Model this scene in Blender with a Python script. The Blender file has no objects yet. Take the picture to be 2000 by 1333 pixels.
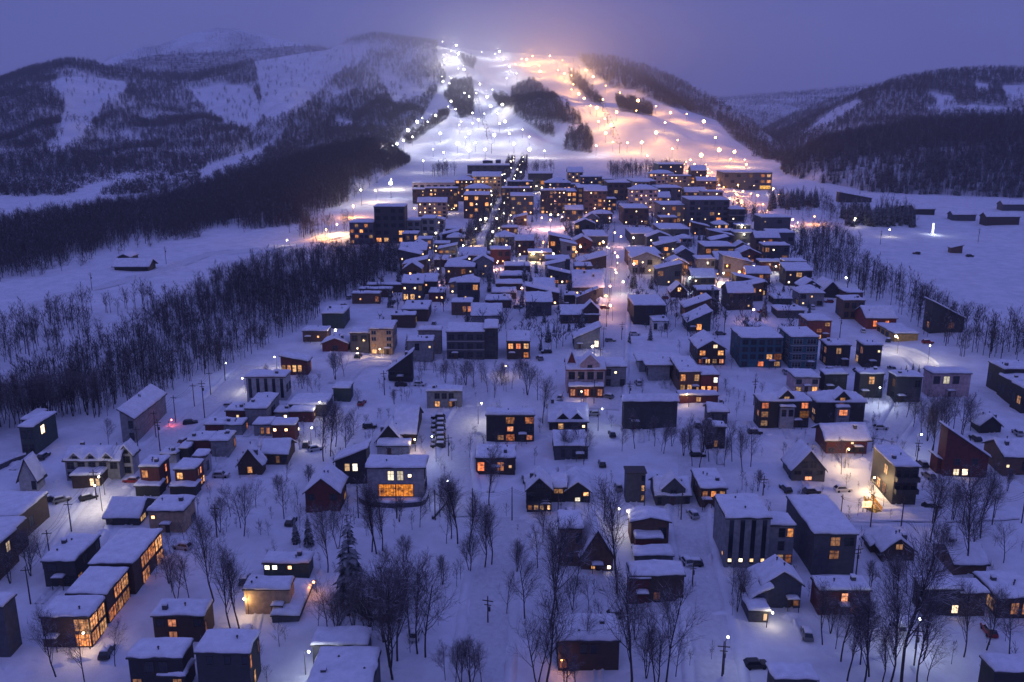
import bpy, math, random
import numpy as np

# ---------------------------------------------------------------- camera, world, sun, exposure
SC = bpy.context.scene
COL = SC.collection
F_PX, CX, CY = 1700.0, 1000.0, 666.5           # focal length and centre for a frame 2000 px wide
PITCH = math.atan((CY - 235.0) / F_PX)
HC = 105.0
cam_d = bpy.data.cameras.new('camera')
cam = bpy.data.objects.new('camera', cam_d)
COL.objects.link(cam)
cam.location = (0, 0, HC)
cam.rotation_euler = (math.pi / 2 - PITCH, 0, 0)
cam_d.sensor_width = 36.0
cam_d.lens = 36.0 * F_PX / 2000.0
cam_d.clip_start = 0.5
cam_d.clip_end = 30000
SC.camera = cam

SUN_EL, SUN_ROT = math.radians(3.0), math.radians(200)
world = bpy.data.worlds.new('World')
SC.world = world
world.use_nodes = True
wn, wl = world.node_tree.nodes, world.node_tree.links
wn.clear()
wout = wn.new('ShaderNodeOutputWorld')
bg = wn.new('ShaderNodeBackground')
sky = wn.new('ShaderNodeTexSky')
sky.sky_type = 'NISHITA'
sky.sun_disc = False
sky.sun_elevation = math.radians(1.0)
sky.sun_rotation = SUN_ROT
hsv = wn.new('ShaderNodeMix'); hsv.data_type = 'RGBA'; hsv.blend_type = 'MIX'
hsv.inputs['Factor'].default_value = 0.93
tc = wn.new('ShaderNodeTexCoord')
noi = wn.new('ShaderNodeTexNoise')
noi.inputs['Scale'].default_value = 2.2
noi.inputs['Detail'].default_value = 4.0
noi.inputs['Roughness'].default_value = 0.45
mp = wn.new('ShaderNodeMapping')
mp.inputs['Scale'].default_value = (1, 1, 3.0)
wl.new(tc.outputs['Generated'], mp.inputs['Vector'])
wl.new(mp.outputs['Vector'], noi.inputs['Vector'])
ramp = wn.new('ShaderNodeValToRGB')
ramp.color_ramp.elements[0].position = 0.30
ramp.color_ramp.elements[1].position = 0.72
ramp.color_ramp.elements[0].color = (0.75, 0.89, 2.95, 1)   # a dusk overcast, before the strength of 0.12
ramp.color_ramp.elements[1].color = (0.95, 1.05, 3.3, 1)
wl.new(noi.outputs['Fac'], ramp.inputs['Fac'])
wl.new(sky.outputs['Color'], hsv.inputs['A'])
# an overcast sky is brighter overhead than at the horizon
sep = wn.new('ShaderNodeSeparateXYZ'); wl.new(tc.outputs['Generated'], sep.inputs[0])
gr = wn.new('ShaderNodeMapRange'); gr.inputs[1].default_value = 0.0; gr.inputs[2].default_value = 1.0; gr.inputs[3].default_value = 1.0; gr.inputs[4].default_value = 1.9
wl.new(sep.outputs['Z'], gr.inputs[0])
ov = wn.new('ShaderNodeVectorMath'); ov.operation = 'SCALE'
wl.new(ramp.outputs['Color'], ov.inputs[0]); wl.new(gr.outputs[0], ov.inputs['Scale'])
wl.new(ov.outputs[0], hsv.inputs['B'])
wl.new(hsv.outputs['Result'], bg.inputs['Color'])
bg.inputs['Strength'].default_value = 0.115
wl.new(bg.outputs['Background'], wout.inputs['Surface'])

sun_d = bpy.data.lights.new('sun', 'SUN')
sun_d.energy = 0.05
sun_d.angle = math.radians(40)
sun_d.color = (0.75, 0.72, 1.0)
sun = bpy.data.objects.new('sun', sun_d)
COL.objects.link(sun)
sun.rotation_euler = (math.radians(40), 0, math.radians(-50))

vs = SC.view_settings
vs.view_transform = 'Standard'
vs.look = 'None'
vs.gamma = 1
vs.exposure = 0.0
vs.use_curve_mapping = False
SC.render.engine = 'CYCLES'
cy = SC.cycles
cy.use_denoising = True
cy.max_bounces = 4
cy.diffuse_bounces = 2
cy.glossy_bounces = 2
cy.transmission_bounces = 2
cy.volume_bounces = 2
cy.transparent_max_bounces = 4
cy.sample_clamp_indirect = 3.0
cy.caustics_reflective = False
cy.caustics_refractive = False

# ---------------------------------------------------------------- projection helpers (photograph pixels <-> points in the valley)
CP, SP = math.cos(PITCH), math.sin(PITCH)

def noise2(x, y, seed):
    """smooth value noise in -1..1 (numpy)"""
    x = np.asarray(x, float); y = np.asarray(y, float)
    xi = np.floor(x).astype(np.int64); yi = np.floor(y).astype(np.int64)
    fx = x - xi; fy = y - yi
    fx = fx * fx * (3 - 2 * fx); fy = fy * fy * (3 - 2 * fy)
    def h(a, b):
        n = (a * 374761393 + b * 668265263 + seed * 982451653) & 0xffffffff
        n = ((n ^ (n >> 13)) * 1274126177) & 0xffffffff
        return ((n ^ (n >> 16)) & 0xffff) / 32767.5 - 1
    return (h(xi, yi) * (1 - fx) + h(xi + 1, yi) * fx) * (1 - fy) + (h(xi, yi + 1) * (1 - fx) + h(xi + 1, yi + 1) * fx) * fy

def fbm(x, y, seed, octaves=4):
    s = 0; a = 1; t = 0
    for k in range(octaves):
        s = s + a * noise2(x * 2 ** k, y * 2 ** k, seed + k); t += a; a *= .5
    return s / t

def G(x, y):
    """height of the snow-covered valley floor"""
    x = np.asarray(x, float); y = np.asarray(y, float)
    base = np.where(y < 1080, 0.05 * y, 54 + 14 * (1 - np.exp(-(y - 1080) / 280.0)))
    return base + 0.75 * noise2(x / 33, y / 33, 3) + 0.42 * noise2(x / 13, y / 13, 5) + 0.24 * noise2(x / 5, y / 5, 6) * np.clip(2 - y / 300, 0, 1)

def Gf(x, y):
    return float(G(x, y))

def ray(u, v):
    a, b = (u - CX) / F_PX, (CY - v) / F_PX       # camera right, up
    return np.array((a, CP + b * SP, -SP + b * CP))

def proj(p):
    x, y, z = p[0], p[1], p[2] - HC
    d = y * CP - z * SP
    return CX + F_PX * x / d, CY - F_PX * (y * SP + z * CP) / d

def at_y(u, v, Y):
    r = ray(u, v)
    return np.array((0, 0, HC)) + r * (Y / r[1])

def ground(u, v):
    r = ray(u, v)
    z = 0.0
    t = 0
    for _ in range(14):
        t = (HC - z) / max(-r[2], 1e-4)
        t = min(t, 4000)
        z = 0.5 * z + 0.5 * Gf(r[0] * t, r[1] * t) if _ > 2 else 0.05 * r[1] * t * .8
    return np.array((r[0] * t, r[1] * t, Gf(r[0] * t, r[1] * t)))

def scale_at(p):
    return F_PX / (p[1] * CP - (p[2] - HC) * SP)

def in_poly(x, y, poly):
    x = np.asarray(x, float); y = np.asarray(y, float)
    c = np.zeros(x.shape, bool)
    n = len(poly)
    for i in range(n):
        x1, y1 = poly[i]; x2, y2 = poly[(i + 1) % n]
        if y1 == y2: continue
        k = ((y1 > y) != (y2 > y)) & (x < (x2 - x1) * (y - y1) / (y2 - y1) + x1)
        c ^= k
    return c

# ---------------------------------------------------------------- object helpers
STOPS = set('and with the a of in on by beside its at behind between under from to near an below above along beyond across two one half small thin dark snowy lit long black grey bright pale glowing wide front lower over'.split())
def clip(label, most=16):
    w = label.split()
    if len(w) > most:
        w = w[:most]
        while w[-1] in STOPS: w.pop()
    return ' '.join(w)

def link(o, parent=None):
    COL.objects.link(o)
    if parent is not None: o.parent = parent
    return o

def mesh(name, V, F, mats, smooth=False, idx=None):
    me = bpy.data.meshes.new(name)
    me.from_pydata([tuple(map(float, v)) for v in V], [], F)
    for m in (mats if isinstance(mats, (list, tuple)) else [mats]): me.materials.append(m)
    if idx is not None: me.polygons.foreach_set('material_index', idx)
    if smooth: me.polygons.foreach_set('use_smooth', [True] * len(me.polygons))
    me.update()
    return me

def obj(name, me, parent=None, loc=None, rz=0):
    o = bpy.data.objects.new(name, me)
    if loc is not None: o.location = loc
    if rz: o.rotation_euler = (0, 0, rz)
    return link(o, parent)

def tag(o, label=None, cat=None, group=None, kind=None):
    if label: o['label'] = clip(label)
    if cat: o['category'] = cat
    if group: o['group'] = group
    if kind: o['kind'] = kind
    return o

def empty(name, loc, rz=0, sc=1.0):
    o = bpy.data.objects.new(name, None)
    o.empty_display_size = .3
    o.location = loc; o.rotation_euler = (0, 0, rz); o.scale = (sc, sc, sc)
    return link(o)

class MB:
    def __init__(s): s.V = []; s.F = []
    def add(s, V, F):
        n = len(s.V); s.V += list(V); s.F += [tuple(i + n for i in f) for f in F]
    def box(s, x0, x1, y0, y1, z0, z1):
        s.add([(x0, y0, z0), (x1, y0, z0), (x1, y1, z0), (x0, y1, z0), (x0, y0, z1), (x1, y0, z1), (x1, y1, z1), (x0, y1, z1)],
              [(0, 3, 2, 1), (4, 5, 6, 7), (0, 1, 5, 4), (1, 2, 6, 5), (2, 3, 7, 6), (3, 0, 4, 7)])
    def tube(s, p0, p1, r0, r1, n=5, caps=False):
        p0 = np.array(p0, float); p1 = np.array(p1, float)
        d = p1 - p0; L = np.linalg.norm(d)
        if L < 1e-6: return
        d /= L
        a = np.cross(d, (0, 0, 1) if abs(d[2]) < .9 else (1, 0, 0)); a /= np.linalg.norm(a); b = np.cross(d, a)
        V = []
        for p, r in ((p0, r0), (p1, r1)):
            for k in range(n):
                t = 2 * math.pi * k / n
                V.append(p + r * (math.cos(t) * a + math.sin(t) * b))
        Fs = [(k, (k + 1) % n, n + (k + 1) % n, n + k) for k in range(n)]
        if caps: Fs += [tuple(range(n - 1, -1, -1)), tuple(range(n, 2 * n))]
        s.add(V, Fs)
    def ball(s, c, r, n=8, m=5):
        V = [(c[0], c[1], c[2] + r)]
        for j in range(1, m):
            ph = math.pi * j / m
            for k in range(n):
                t = 2 * math.pi * k / n
                V.append((c[0] + r * math.sin(ph) * math.cos(t), c[1] + r * math.sin(ph) * math.sin(t), c[2] + r * math.cos(ph)))
        V.append((c[0], c[1], c[2] - r))
        Fs = [(0, 1 + k, 1 + (k + 1) % n) for k in range(n)]
        for j in range(m - 2):
            for k in range(n):
                a = 1 + j * n + k; b = 1 + j * n + (k + 1) % n
                Fs.append((a, a + n, b + n, b))
        e = len(V) - 1
        Fs += [(e, 1 + (m - 2) * n + (k + 1) % n, 1 + (m - 2) * n + k) for k in range(n)]
        s.add(V, Fs)
    def me(s, name, mat, smooth=False): return mesh(name, s.V, s.F, mat, smooth)
    def build(s, name, mat, parent=None, smooth=False): return obj(name, s.me(name, mat, smooth), parent)

# ---------------------------------------------------------------- materials
def new_mat(name):
    m = bpy.data.materials.new(name); m.use_nodes = True
    n, l = m.node_tree.nodes, m.node_tree.links
    return m, n, l, n['Principled BSDF']

def snow_mat(name, col, bump=0.35, scale=0.25, streak=False):
    m, n, l, p = new_mat(name)
    t = n.new('ShaderNodeTexCoord')
    a = n.new('ShaderNodeTexNoise'); a.inputs['Scale'].default_value = scale; a.inputs['Detail'].default_value = 8; a.inputs['Roughness'].default_value = .62
    l.new(t.outputs['Object'], a.inputs['Vector'])
    r = n.new('ShaderNodeValToRGB')
    r.color_ramp.elements[0].position = .3; r.color_ramp.elements[1].position = .7
    r.color_ramp.elements[0].color = tuple(c * .82 for c in col) + (1,)
    r.color_ramp.elements[1].color = tuple(min(1, c * 1.05) for c in col) + (1,)
    l.new(a.outputs['Fac'], r.inputs['Fac'])
    l.new(r.outputs['Color'], p.inputs['Base Color'])
    b = n.new('ShaderNodeBump'); b.inputs['Strength'].default_value = bump; b.inputs['Distance'].default_value = .6
    l.new(a.outputs['Fac'], b.inputs['Height'])
    l.new(b.outputs['Normal'], p.inputs['Normal'])
    p.inputs['Roughness'].default_value = .85
    p.inputs['Specular IOR Level'].default_value = .2
    return m

SNOW = snow_mat('snow', (.78, .79, .84), .8, .16)
ROOF_SNOW = snow_mat('roof_snow', (.82, .83, .88), .25, .6)
ROAD_SNOW = snow_mat('packed_snow', (.70, .70, .74), .3, .9)
HILL_SNOW = snow_mat('hill_snow', (.80, .81, .86), .6, .02)
_n, _l = HILL_SNOW.node_tree.nodes, HILL_SNOW.node_tree.links          # brush and saplings too far away to tell apart, where the woods grow
_p = _n['Principled BSDF']; _src = _p.inputs['Base Color'].links[0].from_socket
_a = _n.new('ShaderNodeAttribute'); _a.attribute_name = 'wood'
_t = _n.new('ShaderNodeTexCoord'); _q = _n.new('ShaderNodeTexNoise'); _q.inputs['Scale'].default_value = .06; _q.inputs['Detail'].default_value = 6; _l.new(_t.outputs['Object'], _q.inputs['Vector'])
_m = _n.new('ShaderNodeMath'); _m.operation = 'MULTIPLY'; _l.new(_a.outputs['Fac'], _m.inputs[0])
_r = _n.new('ShaderNodeMapRange'); _r.inputs[1].default_value = .35; _r.inputs[2].default_value = .65; _r.inputs[3].default_value = .45; _r.inputs[4].default_value = .95; _l.new(_q.outputs['Fac'], _r.inputs[0]); _l.new(_r.outputs[0], _m.inputs[1])
_x = _n.new('ShaderNodeMix'); _x.data_type = 'RGBA'; _x.inputs['B'].default_value = (.11, .105, .125, 1)
_l.new(_m.outputs[0], _x.inputs['Factor']); _l.new(_src, _x.inputs['A']); _l.new(_x.outputs['Result'], _p.inputs['Base Color'])

def siding(name, col, horizontal=True, rough=.7, scale=9.0):
    m, n, l, p = new_mat(name)
    t = n.new('ShaderNodeTexCoord')
    w = n.new('ShaderNodeTexWave'); w.wave_type = 'BANDS'; w.bands_direction = 'Z' if horizontal else 'DIAGONAL'
    w.inputs['Scale'].default_value = scale * (.16 if horizontal else .22); w.inputs['Distortion'].default_value = .3
    l.new(t.outputs['Object'], w.inputs['Vector'])
    a = n.new('ShaderNodeTexNoise'); a.inputs['Scale'].default_value = .9; a.inputs['Detail'].default_value = 6
    l.new(t.outputs['Object'], a.inputs['Vector'])
    x = n.new('ShaderNodeMath'); x.operation = 'MULTIPLY_ADD'; x.inputs[1].default_value = .25
    l.new(w.outputs['Fac'], x.inputs[0]); l.new(a.outputs['Fac'], x.inputs[2])
    r = n.new('ShaderNodeValToRGB')
    r.color_ramp.elements[0].position = .3; r.color_ramp.elements[1].position = .95
    r.color_ramp.elements[0].color = tuple(c * .55 for c in col) + (1,)
    r.color_ramp.elements[1].color = tuple(min(1, c * 1.6) for c in col) + (1,)
    l.new(x.outputs[0], r.inputs['Fac']); l.new(r.outputs['Color'], p.inputs['Base Color'])
    b = n.new('ShaderNodeBump'); b.inputs['Strength'].default_value = .4; b.inputs['Distance'].default_value = .05
    l.new(w.outputs['Fac'], b.inputs['Height']); l.new(b.outputs['Normal'], p.inputs['Normal'])
    p.inputs['Roughness'].default_value = rough
    return m

WALL = {k: siding('wall_' + k, c, hz) for k, (c, hz) in {
    'charcoal': ((.035, .036, .042), True), 'black': ((.018, .018, .021), True), 'slate': ((.06, .062, .075), True), 'grey': ((.20, .20, .21), False),
    'lightgrey': ((.34, .34, .35), False), 'white': ((.6, .6, .6), True), 'tan': ((.36, .25, .16), False), 'brown': ((.11, .06, .04), True),
    'darkbrown': ((.05, .03, .024), True), 'red': ((.20, .04, .03), True), 'darkred': ((.10, .022, .02), True), 'teal': ((.025, .10, .13), False),
    'pink': ((.42, .31, .31), True), 'green': ((.035, .055, .05), True), 'navy': ((.035, .042, .075), True), 'ochre': ((.42, .27, .08), True),
    'concrete': ((.27, .27, .29), False)}.items()}

def plain(name, col, rough=.6, metal=0.0):
    m, n, l, p = new_mat(name)
    t = n.new('ShaderNodeTexCoord'); a = n.new('ShaderNodeTexNoise'); a.inputs['Scale'].default_value = 3; a.inputs['Detail'].default_value = 5
    l.new(t.outputs['Object'], a.inputs['Vector'])
    r = n.new('ShaderNodeValToRGB')
    r.color_ramp.elements[0].color = tuple(c * .75 for c in col) + (1,)
    r.color_ramp.elements[1].color = tuple(min(1, c * 1.2) for c in col) + (1,)
    l.new(a.outputs['Fac'], r.inputs['Fac']); l.new(r.outputs['Color'], p.inputs['Base Color'])
    p.inputs['Roughness'].default_value = rough; p.inputs['Metallic'].default_value = metal
    return m

FASCIA = plain('fascia', (.035, .032, .034))
FRAME = plain('window_frame', (.05, .045, .045))
FRAME_LIGHT = plain('pale_window_frame', (.4, .38, .37))
POLE = plain('pole_metal', (.07, .07, .08), .5, .3)
WOOD = plain('pole_wood', (.06, .045, .04), .9)
DARKGLASS, _n, _l, _p = new_mat('dark_glass')
_p.inputs['Base Color'].default_value = (.02, .025, .035, 1); _p.inputs['Roughness'].default_value = .08

def lit(name, col, strength, contrast=.75, scale=1.3):
    """a lit room seen through a window: brighter and darker pieces, each pane different"""
    m, n, l, p = new_mat(name)
    oi = n.new('ShaderNodeObjectInfo')
    t = n.new('ShaderNodeTexCoord')
    ad = n.new('ShaderNodeVectorMath'); ad.operation = 'ADD'
    cb = n.new('ShaderNodeCombineXYZ')
    ml = n.new('ShaderNodeMath'); ml.operation = 'MULTIPLY'; ml.inputs[1].default_value = 91.0
    l.new(oi.outputs['Random'], ml.inputs[0])
    l.new(ml.outputs[0], cb.inputs[0]); l.new(ml.outputs[0], cb.inputs[1])
    l.new(t.outputs['Object'], ad.inputs[0]); l.new(cb.outputs[0], ad.inputs[1])
    a = n.new('ShaderNodeTexNoise'); a.inputs['Scale'].default_value = scale; a.inputs['Detail'].default_value = 2
    l.new(ad.outputs[0], a.inputs['Vector'])
    r = n.new('ShaderNodeMapRange'); r.inputs[1].default_value = .32; r.inputs[2].default_value = .68
    r.inputs[3].default_value = 1 - contrast; r.inputs[4].default_value = 1.25
    l.new(a.outputs['Fac'], r.inputs[0])
    s = n.new('ShaderNodeMapRange'); s.inputs[3].default_value = .22; s.inputs[4].default_value = 1.75
    fr = n.new('ShaderNodeMath'); fr.operation = 'FRACT'; m7 = n.new('ShaderNodeMath'); m7.operation = 'MULTIPLY'; m7.inputs[1].default_value = 7.31
    l.new(oi.outputs['Random'], m7.inputs[0]); l.new(m7.outputs[0], fr.inputs[0])
    pw = n.new('ShaderNodeMath'); pw.operation = 'POWER'; pw.inputs[1].default_value = 1.6; l.new(oi.outputs['Random'], pw.inputs[0])
    l.new(pw.outputs[0], s.inputs[0])
    tint = n.new('ShaderNodeMix'); tint.data_type = 'RGBA'
    tint.inputs['A'].default_value = (col[0], col[1] * .72, col[2] * .55, 1); tint.inputs['B'].default_value = (col[0], min(1, col[1] * 1.3), min(1, col[2] * 1.7), 1)
    l.new(fr.outputs[0], tint.inputs['Factor']); l.new(tint.outputs['Result'], p.inputs['Emission Color'])
    x = n.new('ShaderNodeMath'); x.operation = 'MULTIPLY'
    l.new(r.outputs[0], x.inputs[0]); l.new(s.outputs[0], x.inputs[1])
    y = n.new('ShaderNodeMath'); y.operation = 'MULTIPLY'; y.inputs[1].default_value = strength
    l.new(x.outputs[0], y.inputs[0])
    p.inputs['Base Color'].default_value = (.03, .02, .02, 1)
    l.new(y.outputs[0], p.inputs['Emission Strength'])
    p.inputs['Roughness'].default_value = .15
    return m

PANE = {'o': DARKGLASS, 'D': plain('door_wood', (.07, .04, .03)),
        'L': lit('lit_warm', (1.0, .44, .14), 1.15), 'W': lit('lit_white', (1.0, .80, .48), 2.4, .4), 'R': lit('lit_red', (1.0, .30, .11), .9),
        'Y': lit('lit_yellow', (1.0, .42, .06), .75, .75), 'B': lit('lit_room', (1.0, .38, .11), 1.05, .95, 1.3), 'l': lit('lit_dim', (1.0, .45, .16), .35), 'S': lit('lit_small', (1.0, .62, .28), 4.0, .3)}
GLOW = {}
def glow(col, strength):
    k = (col, strength)
    if k not in GLOW:
        m, n, l, p = new_mat('lamp_glow')
        p.inputs['Base Color'].default_value = (.8, .8, .8, 1)
        p.inputs['Emission Color'].default_value = col + (1,); p.inputs['Emission Strength'].default_value = strength
        GLOW[k] = m
    return GLOW[k]

def bark(name, col, snow=.55):
    m, n, l, p = new_mat(name)
    g = n.new('ShaderNodeNewGeometry'); sx = n.new('ShaderNodeSeparateXYZ'); l.new(g.outputs['Normal'], sx.inputs[0])
    t = n.new('ShaderNodeTexCoord'); a = n.new('ShaderNodeTexNoise'); a.inputs['Scale'].default_value = .8; a.inputs['Detail'].default_value = 3
    l.new(t.outputs['Object'], a.inputs['Vector'])
    ad = n.new('ShaderNodeMath'); ad.operation = 'MULTIPLY'; l.new(sx.outputs['Z'], ad.inputs[0]); l.new(a.outputs['Fac'], ad.inputs[1])
    r = n.new('ShaderNodeMapRange'); r.inputs[1].default_value = .3; r.inputs[2].default_value = .5; r.inputs[3].default_value = 0; r.inputs[4].default_value = snow
    l.new(ad.outputs[0], r.inputs[0])
    mx = n.new('ShaderNodeMix'); mx.data_type = 'RGBA'
    mx.inputs['A'].default_value = col + (1,); mx.inputs['B'].default_value = (.75, .76, .8, 1)
    l.new(r.outputs[0], mx.inputs['Factor']); l.new(mx.outputs['Result'], p.inputs['Base Color'])
    p.inputs['Roughness'].default_value = .9; p.inputs['Specular IOR Level'].default_value = .1
    return m
BARK = bark('bark', (.055, .046, .05), .55)
TWIG = bark('twigs', (.12, .10, .115), .8)
NEEDLE = bark('needles', (.018, .026, .024), .5)
FAR_TWIG = bark('far_twigs', (.052, .044, .05), .4)

# ---------------------------------------------------------------- trees (meshes shared by every copy)
def rot_about(v, axis, ang):
    axis = axis / np.linalg.norm(axis)
    return v * math.cos(ang) + np.cross(axis, v) * math.sin(ang) + axis * np.dot(axis, v) * (1 - math.cos(ang))

def bare_tree(seed, h, stems, spread, fine):
    """trunk with limbs, and a crown of twigs, as two meshes"""
    R = random.Random(seed)
    T, C = MB(), MB()
    def perp(d):
        a = np.array((R.gauss(0, 1), R.gauss(0, 1), R.gauss(0, 1))); a -= d * np.dot(a, d)
        return a / (np.linalg.norm(a) + 1e-9)
    def ribbon(p, d, L, w):
        a = perp(d); q = p + d * L * .55 + a * L * .08; e = p + d * L + np.array((0, 0, L * .12))
        b = perp(d) * w
        C.add([p - b, p + b, q + b * .6, q - b * .6, e], [(0, 1, 2, 3), (3, 2, 4)])
    def branch(p, d, L, r, lev):
        n = (6, 4, 2, 1)[lev]
        pts = [p]; dirs = []
        for k in range(n):
            d = d + perp(d) * R.uniform(0, .16) + np.array((0, 0, .10 if lev else .02)); d /= np.linalg.norm(d)
            p = p + d * L / n; pts.append(p); dirs.append(d)
        tgt = T if lev < 2 else C
        sides = (6, 4, 3, 3)[lev]
        end = .35 if lev == 0 else .2
        for k in range(n):
            tgt.tube(pts[k], pts[k + 1], r * (1 - (1 - end) * k / n), r * (1 - (1 - end) * (k + 1) / n), sides)
        if lev == 3: return
        cnt = ((14, 7, 7), (17, 8, 8))[fine][lev]
        for i in range(cnt):
            f = (.28 + .7 * (i + R.random()) / cnt) if lev == 0 else (.2 + .8 * (i + R.random()) / cnt)
            k = min(n - 1, int(f * n)); q = pts[k] + (pts[k + 1] - pts[k]) * (f * n - k)
            ang = R.uniform(.45, .95) * spread if lev == 0 else R.uniform(.4, .9)
            nd = rot_about(dirs[k], perp(dirs[k]), ang)
            if lev == 0: nd = nd + np.array((0, 0, .15)); nd /= np.linalg.norm(nd)
            l2 = L * (.52 * (1.15 - .75 * f) if lev == 0 else R.uniform(.3, .5))
            if lev == 2:
                ribbon(q, nd, max(.5, l2 * 1.7), .017)
            else:
                branch(q, nd, l2, r * (.42 if lev == 0 else .4) * (1.1 - .5 * f), lev + 1)
    for s in range(stems):
        d = np.array((R.uniform(-.05, .05), R.uniform(-.05, .05), 1.0))
        if stems > 1:
            a = 2 * math.pi * s / stems + R.random(); d = np.array((math.cos(a) * .24, math.sin(a) * .24, 1.0))
        d /= np.linalg.norm(d)
        branch(np.array((0, 0, -.6)), d, h * R.uniform(.9, 1.0), h * .0115, 0)
    return T.me('tree_trunk', BARK, True), C.me('tree_crown', TWIG)

def conifer(seed, h):
    R = random.Random(seed)
    T, C = MB(), MB()
    T.tube((0, 0, -.5), (0, 0, h * .95), h * .018, h * .004, 6)
    z = h * .06
    while z < h * .98:
        f = 1 - z / h
        n = 9
        rad = h * .2 * f ** .8 + .12
        for k in range(n):
            a = R.random() * 6.28; rr = rad * R.uniform(.75, 1.15); w = rr * .26 + .05
            c, s = math.cos(a), math.sin(a)
            p = [(0, 0, z), (c * rr * .55 - s * w, s * rr * .55 + c * w, z - rr * .12), (c * rr, s * rr, z - rr * .42), (c * rr * .55 + s * w, s * rr * .55 - c * w, z - rr * .12)]
            p.append((c * rr * .55, s * rr * .55, z - rr * .02))
            C.add(p, [(0, 4, 1), (4, 2, 1), (0, 3, 4), (4, 3, 2)])
        z += h * .035 + .05
    return T.me('tree_trunk', BARK), C.me('tree_crown', NEEDLE)

def far_bare(seed, h, n, size, rad=.26, low=.25):
    """a light bare tree for the woods: trunk, limbs and a haze of twig slivers"""
    R = random.Random(seed); M = MB()
    M.tube((0, 0, -1.5), (R.uniform(-.3, .3), R.uniform(-.3, .3), h * .85), h * .014, h * .004, 4)
    for k in range(n):
        z0 = h * (low + .6 * R.random()); a = R.random() * 6.28; L = h * rad * R.uniform(.5, 1.25) * (1.15 - .6 * z0 / h)
        up = R.uniform(.7, 1.6)
        e = np.array((math.cos(a) * L, math.sin(a) * L, z0 + L * up)); b = np.array((0, 0, z0)); m = b * .5 + e * .5 + np.array((0, 0, -.06 * L))
        w = np.array((-math.sin(a), math.cos(a), R.uniform(-.4, .4))) * size * .35
        M.add([b, m - w, m + w, e], [(0, 2, 1), (1, 2, 3)])
        for j in range(3):
            f = R.uniform(.35, 1); q = b + (e - b) * f
            d = np.array((R.gauss(0, 1), R.gauss(0, 1), R.uniform(.4, 1.8))); d *= h * .13 / np.linalg.norm(d)
            ww = np.array((R.gauss(0, 1), R.gauss(0, 1), 0)) * size * .3
            M.add([q - ww, q + ww, q + d], [(0, 1, 2)])
    return M.me('wood_tree', FAR_TWIG)

BARE = [bare_tree(11, 12, 1, 1.0, 1), bare_tree(12, 12, 1, .75, 1), bare_tree(13, 12, 1, 1.15, 0), bare_tree(14, 11, 2, .9, 0), bare_tree(15, 12, 3, .85, 0), bare_tree(16, 13, 1, .6, 1)]
CONI = [conifer(21, 12), conifer(22, 12)]
WOOD_NEAR = [far_bare(31 + k, 12, 26, .19, (.27, .2, .32, .23, .17, .3)[k], (.25, .3, .15, .35, .2, .1)[k]) for k in range(6)]
WOOD_FAR = [far_bare(41 + k, 12, 15, .5, .3, .1) for k in range(4)]
def one_mesh(c):
    M = MB()
    for me in c: M.add([v.co[:] for v in me.vertices], [tuple(p.vertices) for p in me.polygons])
    return M.me('wood_conifer', NEEDLE)
WOOD_CONI = [one_mesh(c) for c in CONI]

_proto_cache = {}
def proto_ob(me):
    if me.name not in _proto_cache: _proto_cache[me.name] = bpy.data.objects.new(me.name, me)   # not linked: only a source of geometry
    return _proto_cache[me.name]

def forest(name, label, cat, pts, sc, protos, seed):
    """one mass of trees standing on the given points"""
    rng = np.random.default_rng(seed)
    n = len(pts)
    me = bpy.data.meshes.new(name); me.from_pydata([tuple(map(float, p)) for p in pts], [], [])
    for nm, ty, dat in (('sc', 'FLOAT', np.asarray(sc, np.float32)), ('rz', 'FLOAT', rng.random(n).astype(np.float32) * 6.283), ('pid', 'INT', rng.integers(0, len(protos), n).astype(np.int32))):
        me.attributes.new(nm, ty, 'POINT').data.foreach_set('value', dat)
    o = obj(name, me); tag(o, label, cat, None, 'stuff')
    ng = bpy.data.node_groups.new(name, 'GeometryNodeTree')
    ng.interface.new_socket('Geometry', in_out='INPUT', socket_type='NodeSocketGeometry')
    ng.interface.new_socket('Geometry', in_out='OUTPUT', socket_type='NodeSocketGeometry')
    N, L = ng.nodes, ng.links
    gi, go = N.new('NodeGroupInput'), N.new('NodeGroupOutput')
    g2i = N.new('GeometryNodeGeometryToInstance')
    for m in protos:
        oi = N.new('GeometryNodeObjectInfo'); oi.inputs['Object'].default_value = proto_ob(m); oi.inputs['As Instance'].default_value = False
        L.new(oi.outputs['Geometry'], g2i.inputs[0])
    iop = N.new('GeometryNodeInstanceOnPoints'); iop.inputs['Pick Instance'].default_value = True
    def attr(nm, ty):
        a = N.new('GeometryNodeInputNamedAttribute'); a.data_type = ty; a.inputs['Name'].default_value = nm; return a
    L.new(gi.outputs[0], iop.inputs['Points']); L.new(g2i.outputs[0], iop.inputs['Instance'])
    L.new(attr('pid', 'INT').outputs['Attribute'], iop.inputs['Instance Index'])
    cb = N.new('ShaderNodeCombineXYZ'); L.new(attr('rz', 'FLOAT').outputs['Attribute'], cb.inputs['Z'])
    e2r = N.new('FunctionNodeEulerToRotation'); L.new(cb.outputs[0], e2r.inputs[0]); L.new(e2r.outputs[0], iop.inputs['Rotation'])
    L.new(attr('sc', 'FLOAT').outputs['Attribute'], iop.inputs['Scale'])
    L.new(iop.outputs[0], go.inputs[0])
    md = o.modifiers.new('trees', 'NODES'); md.node_group = ng
    return o

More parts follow.
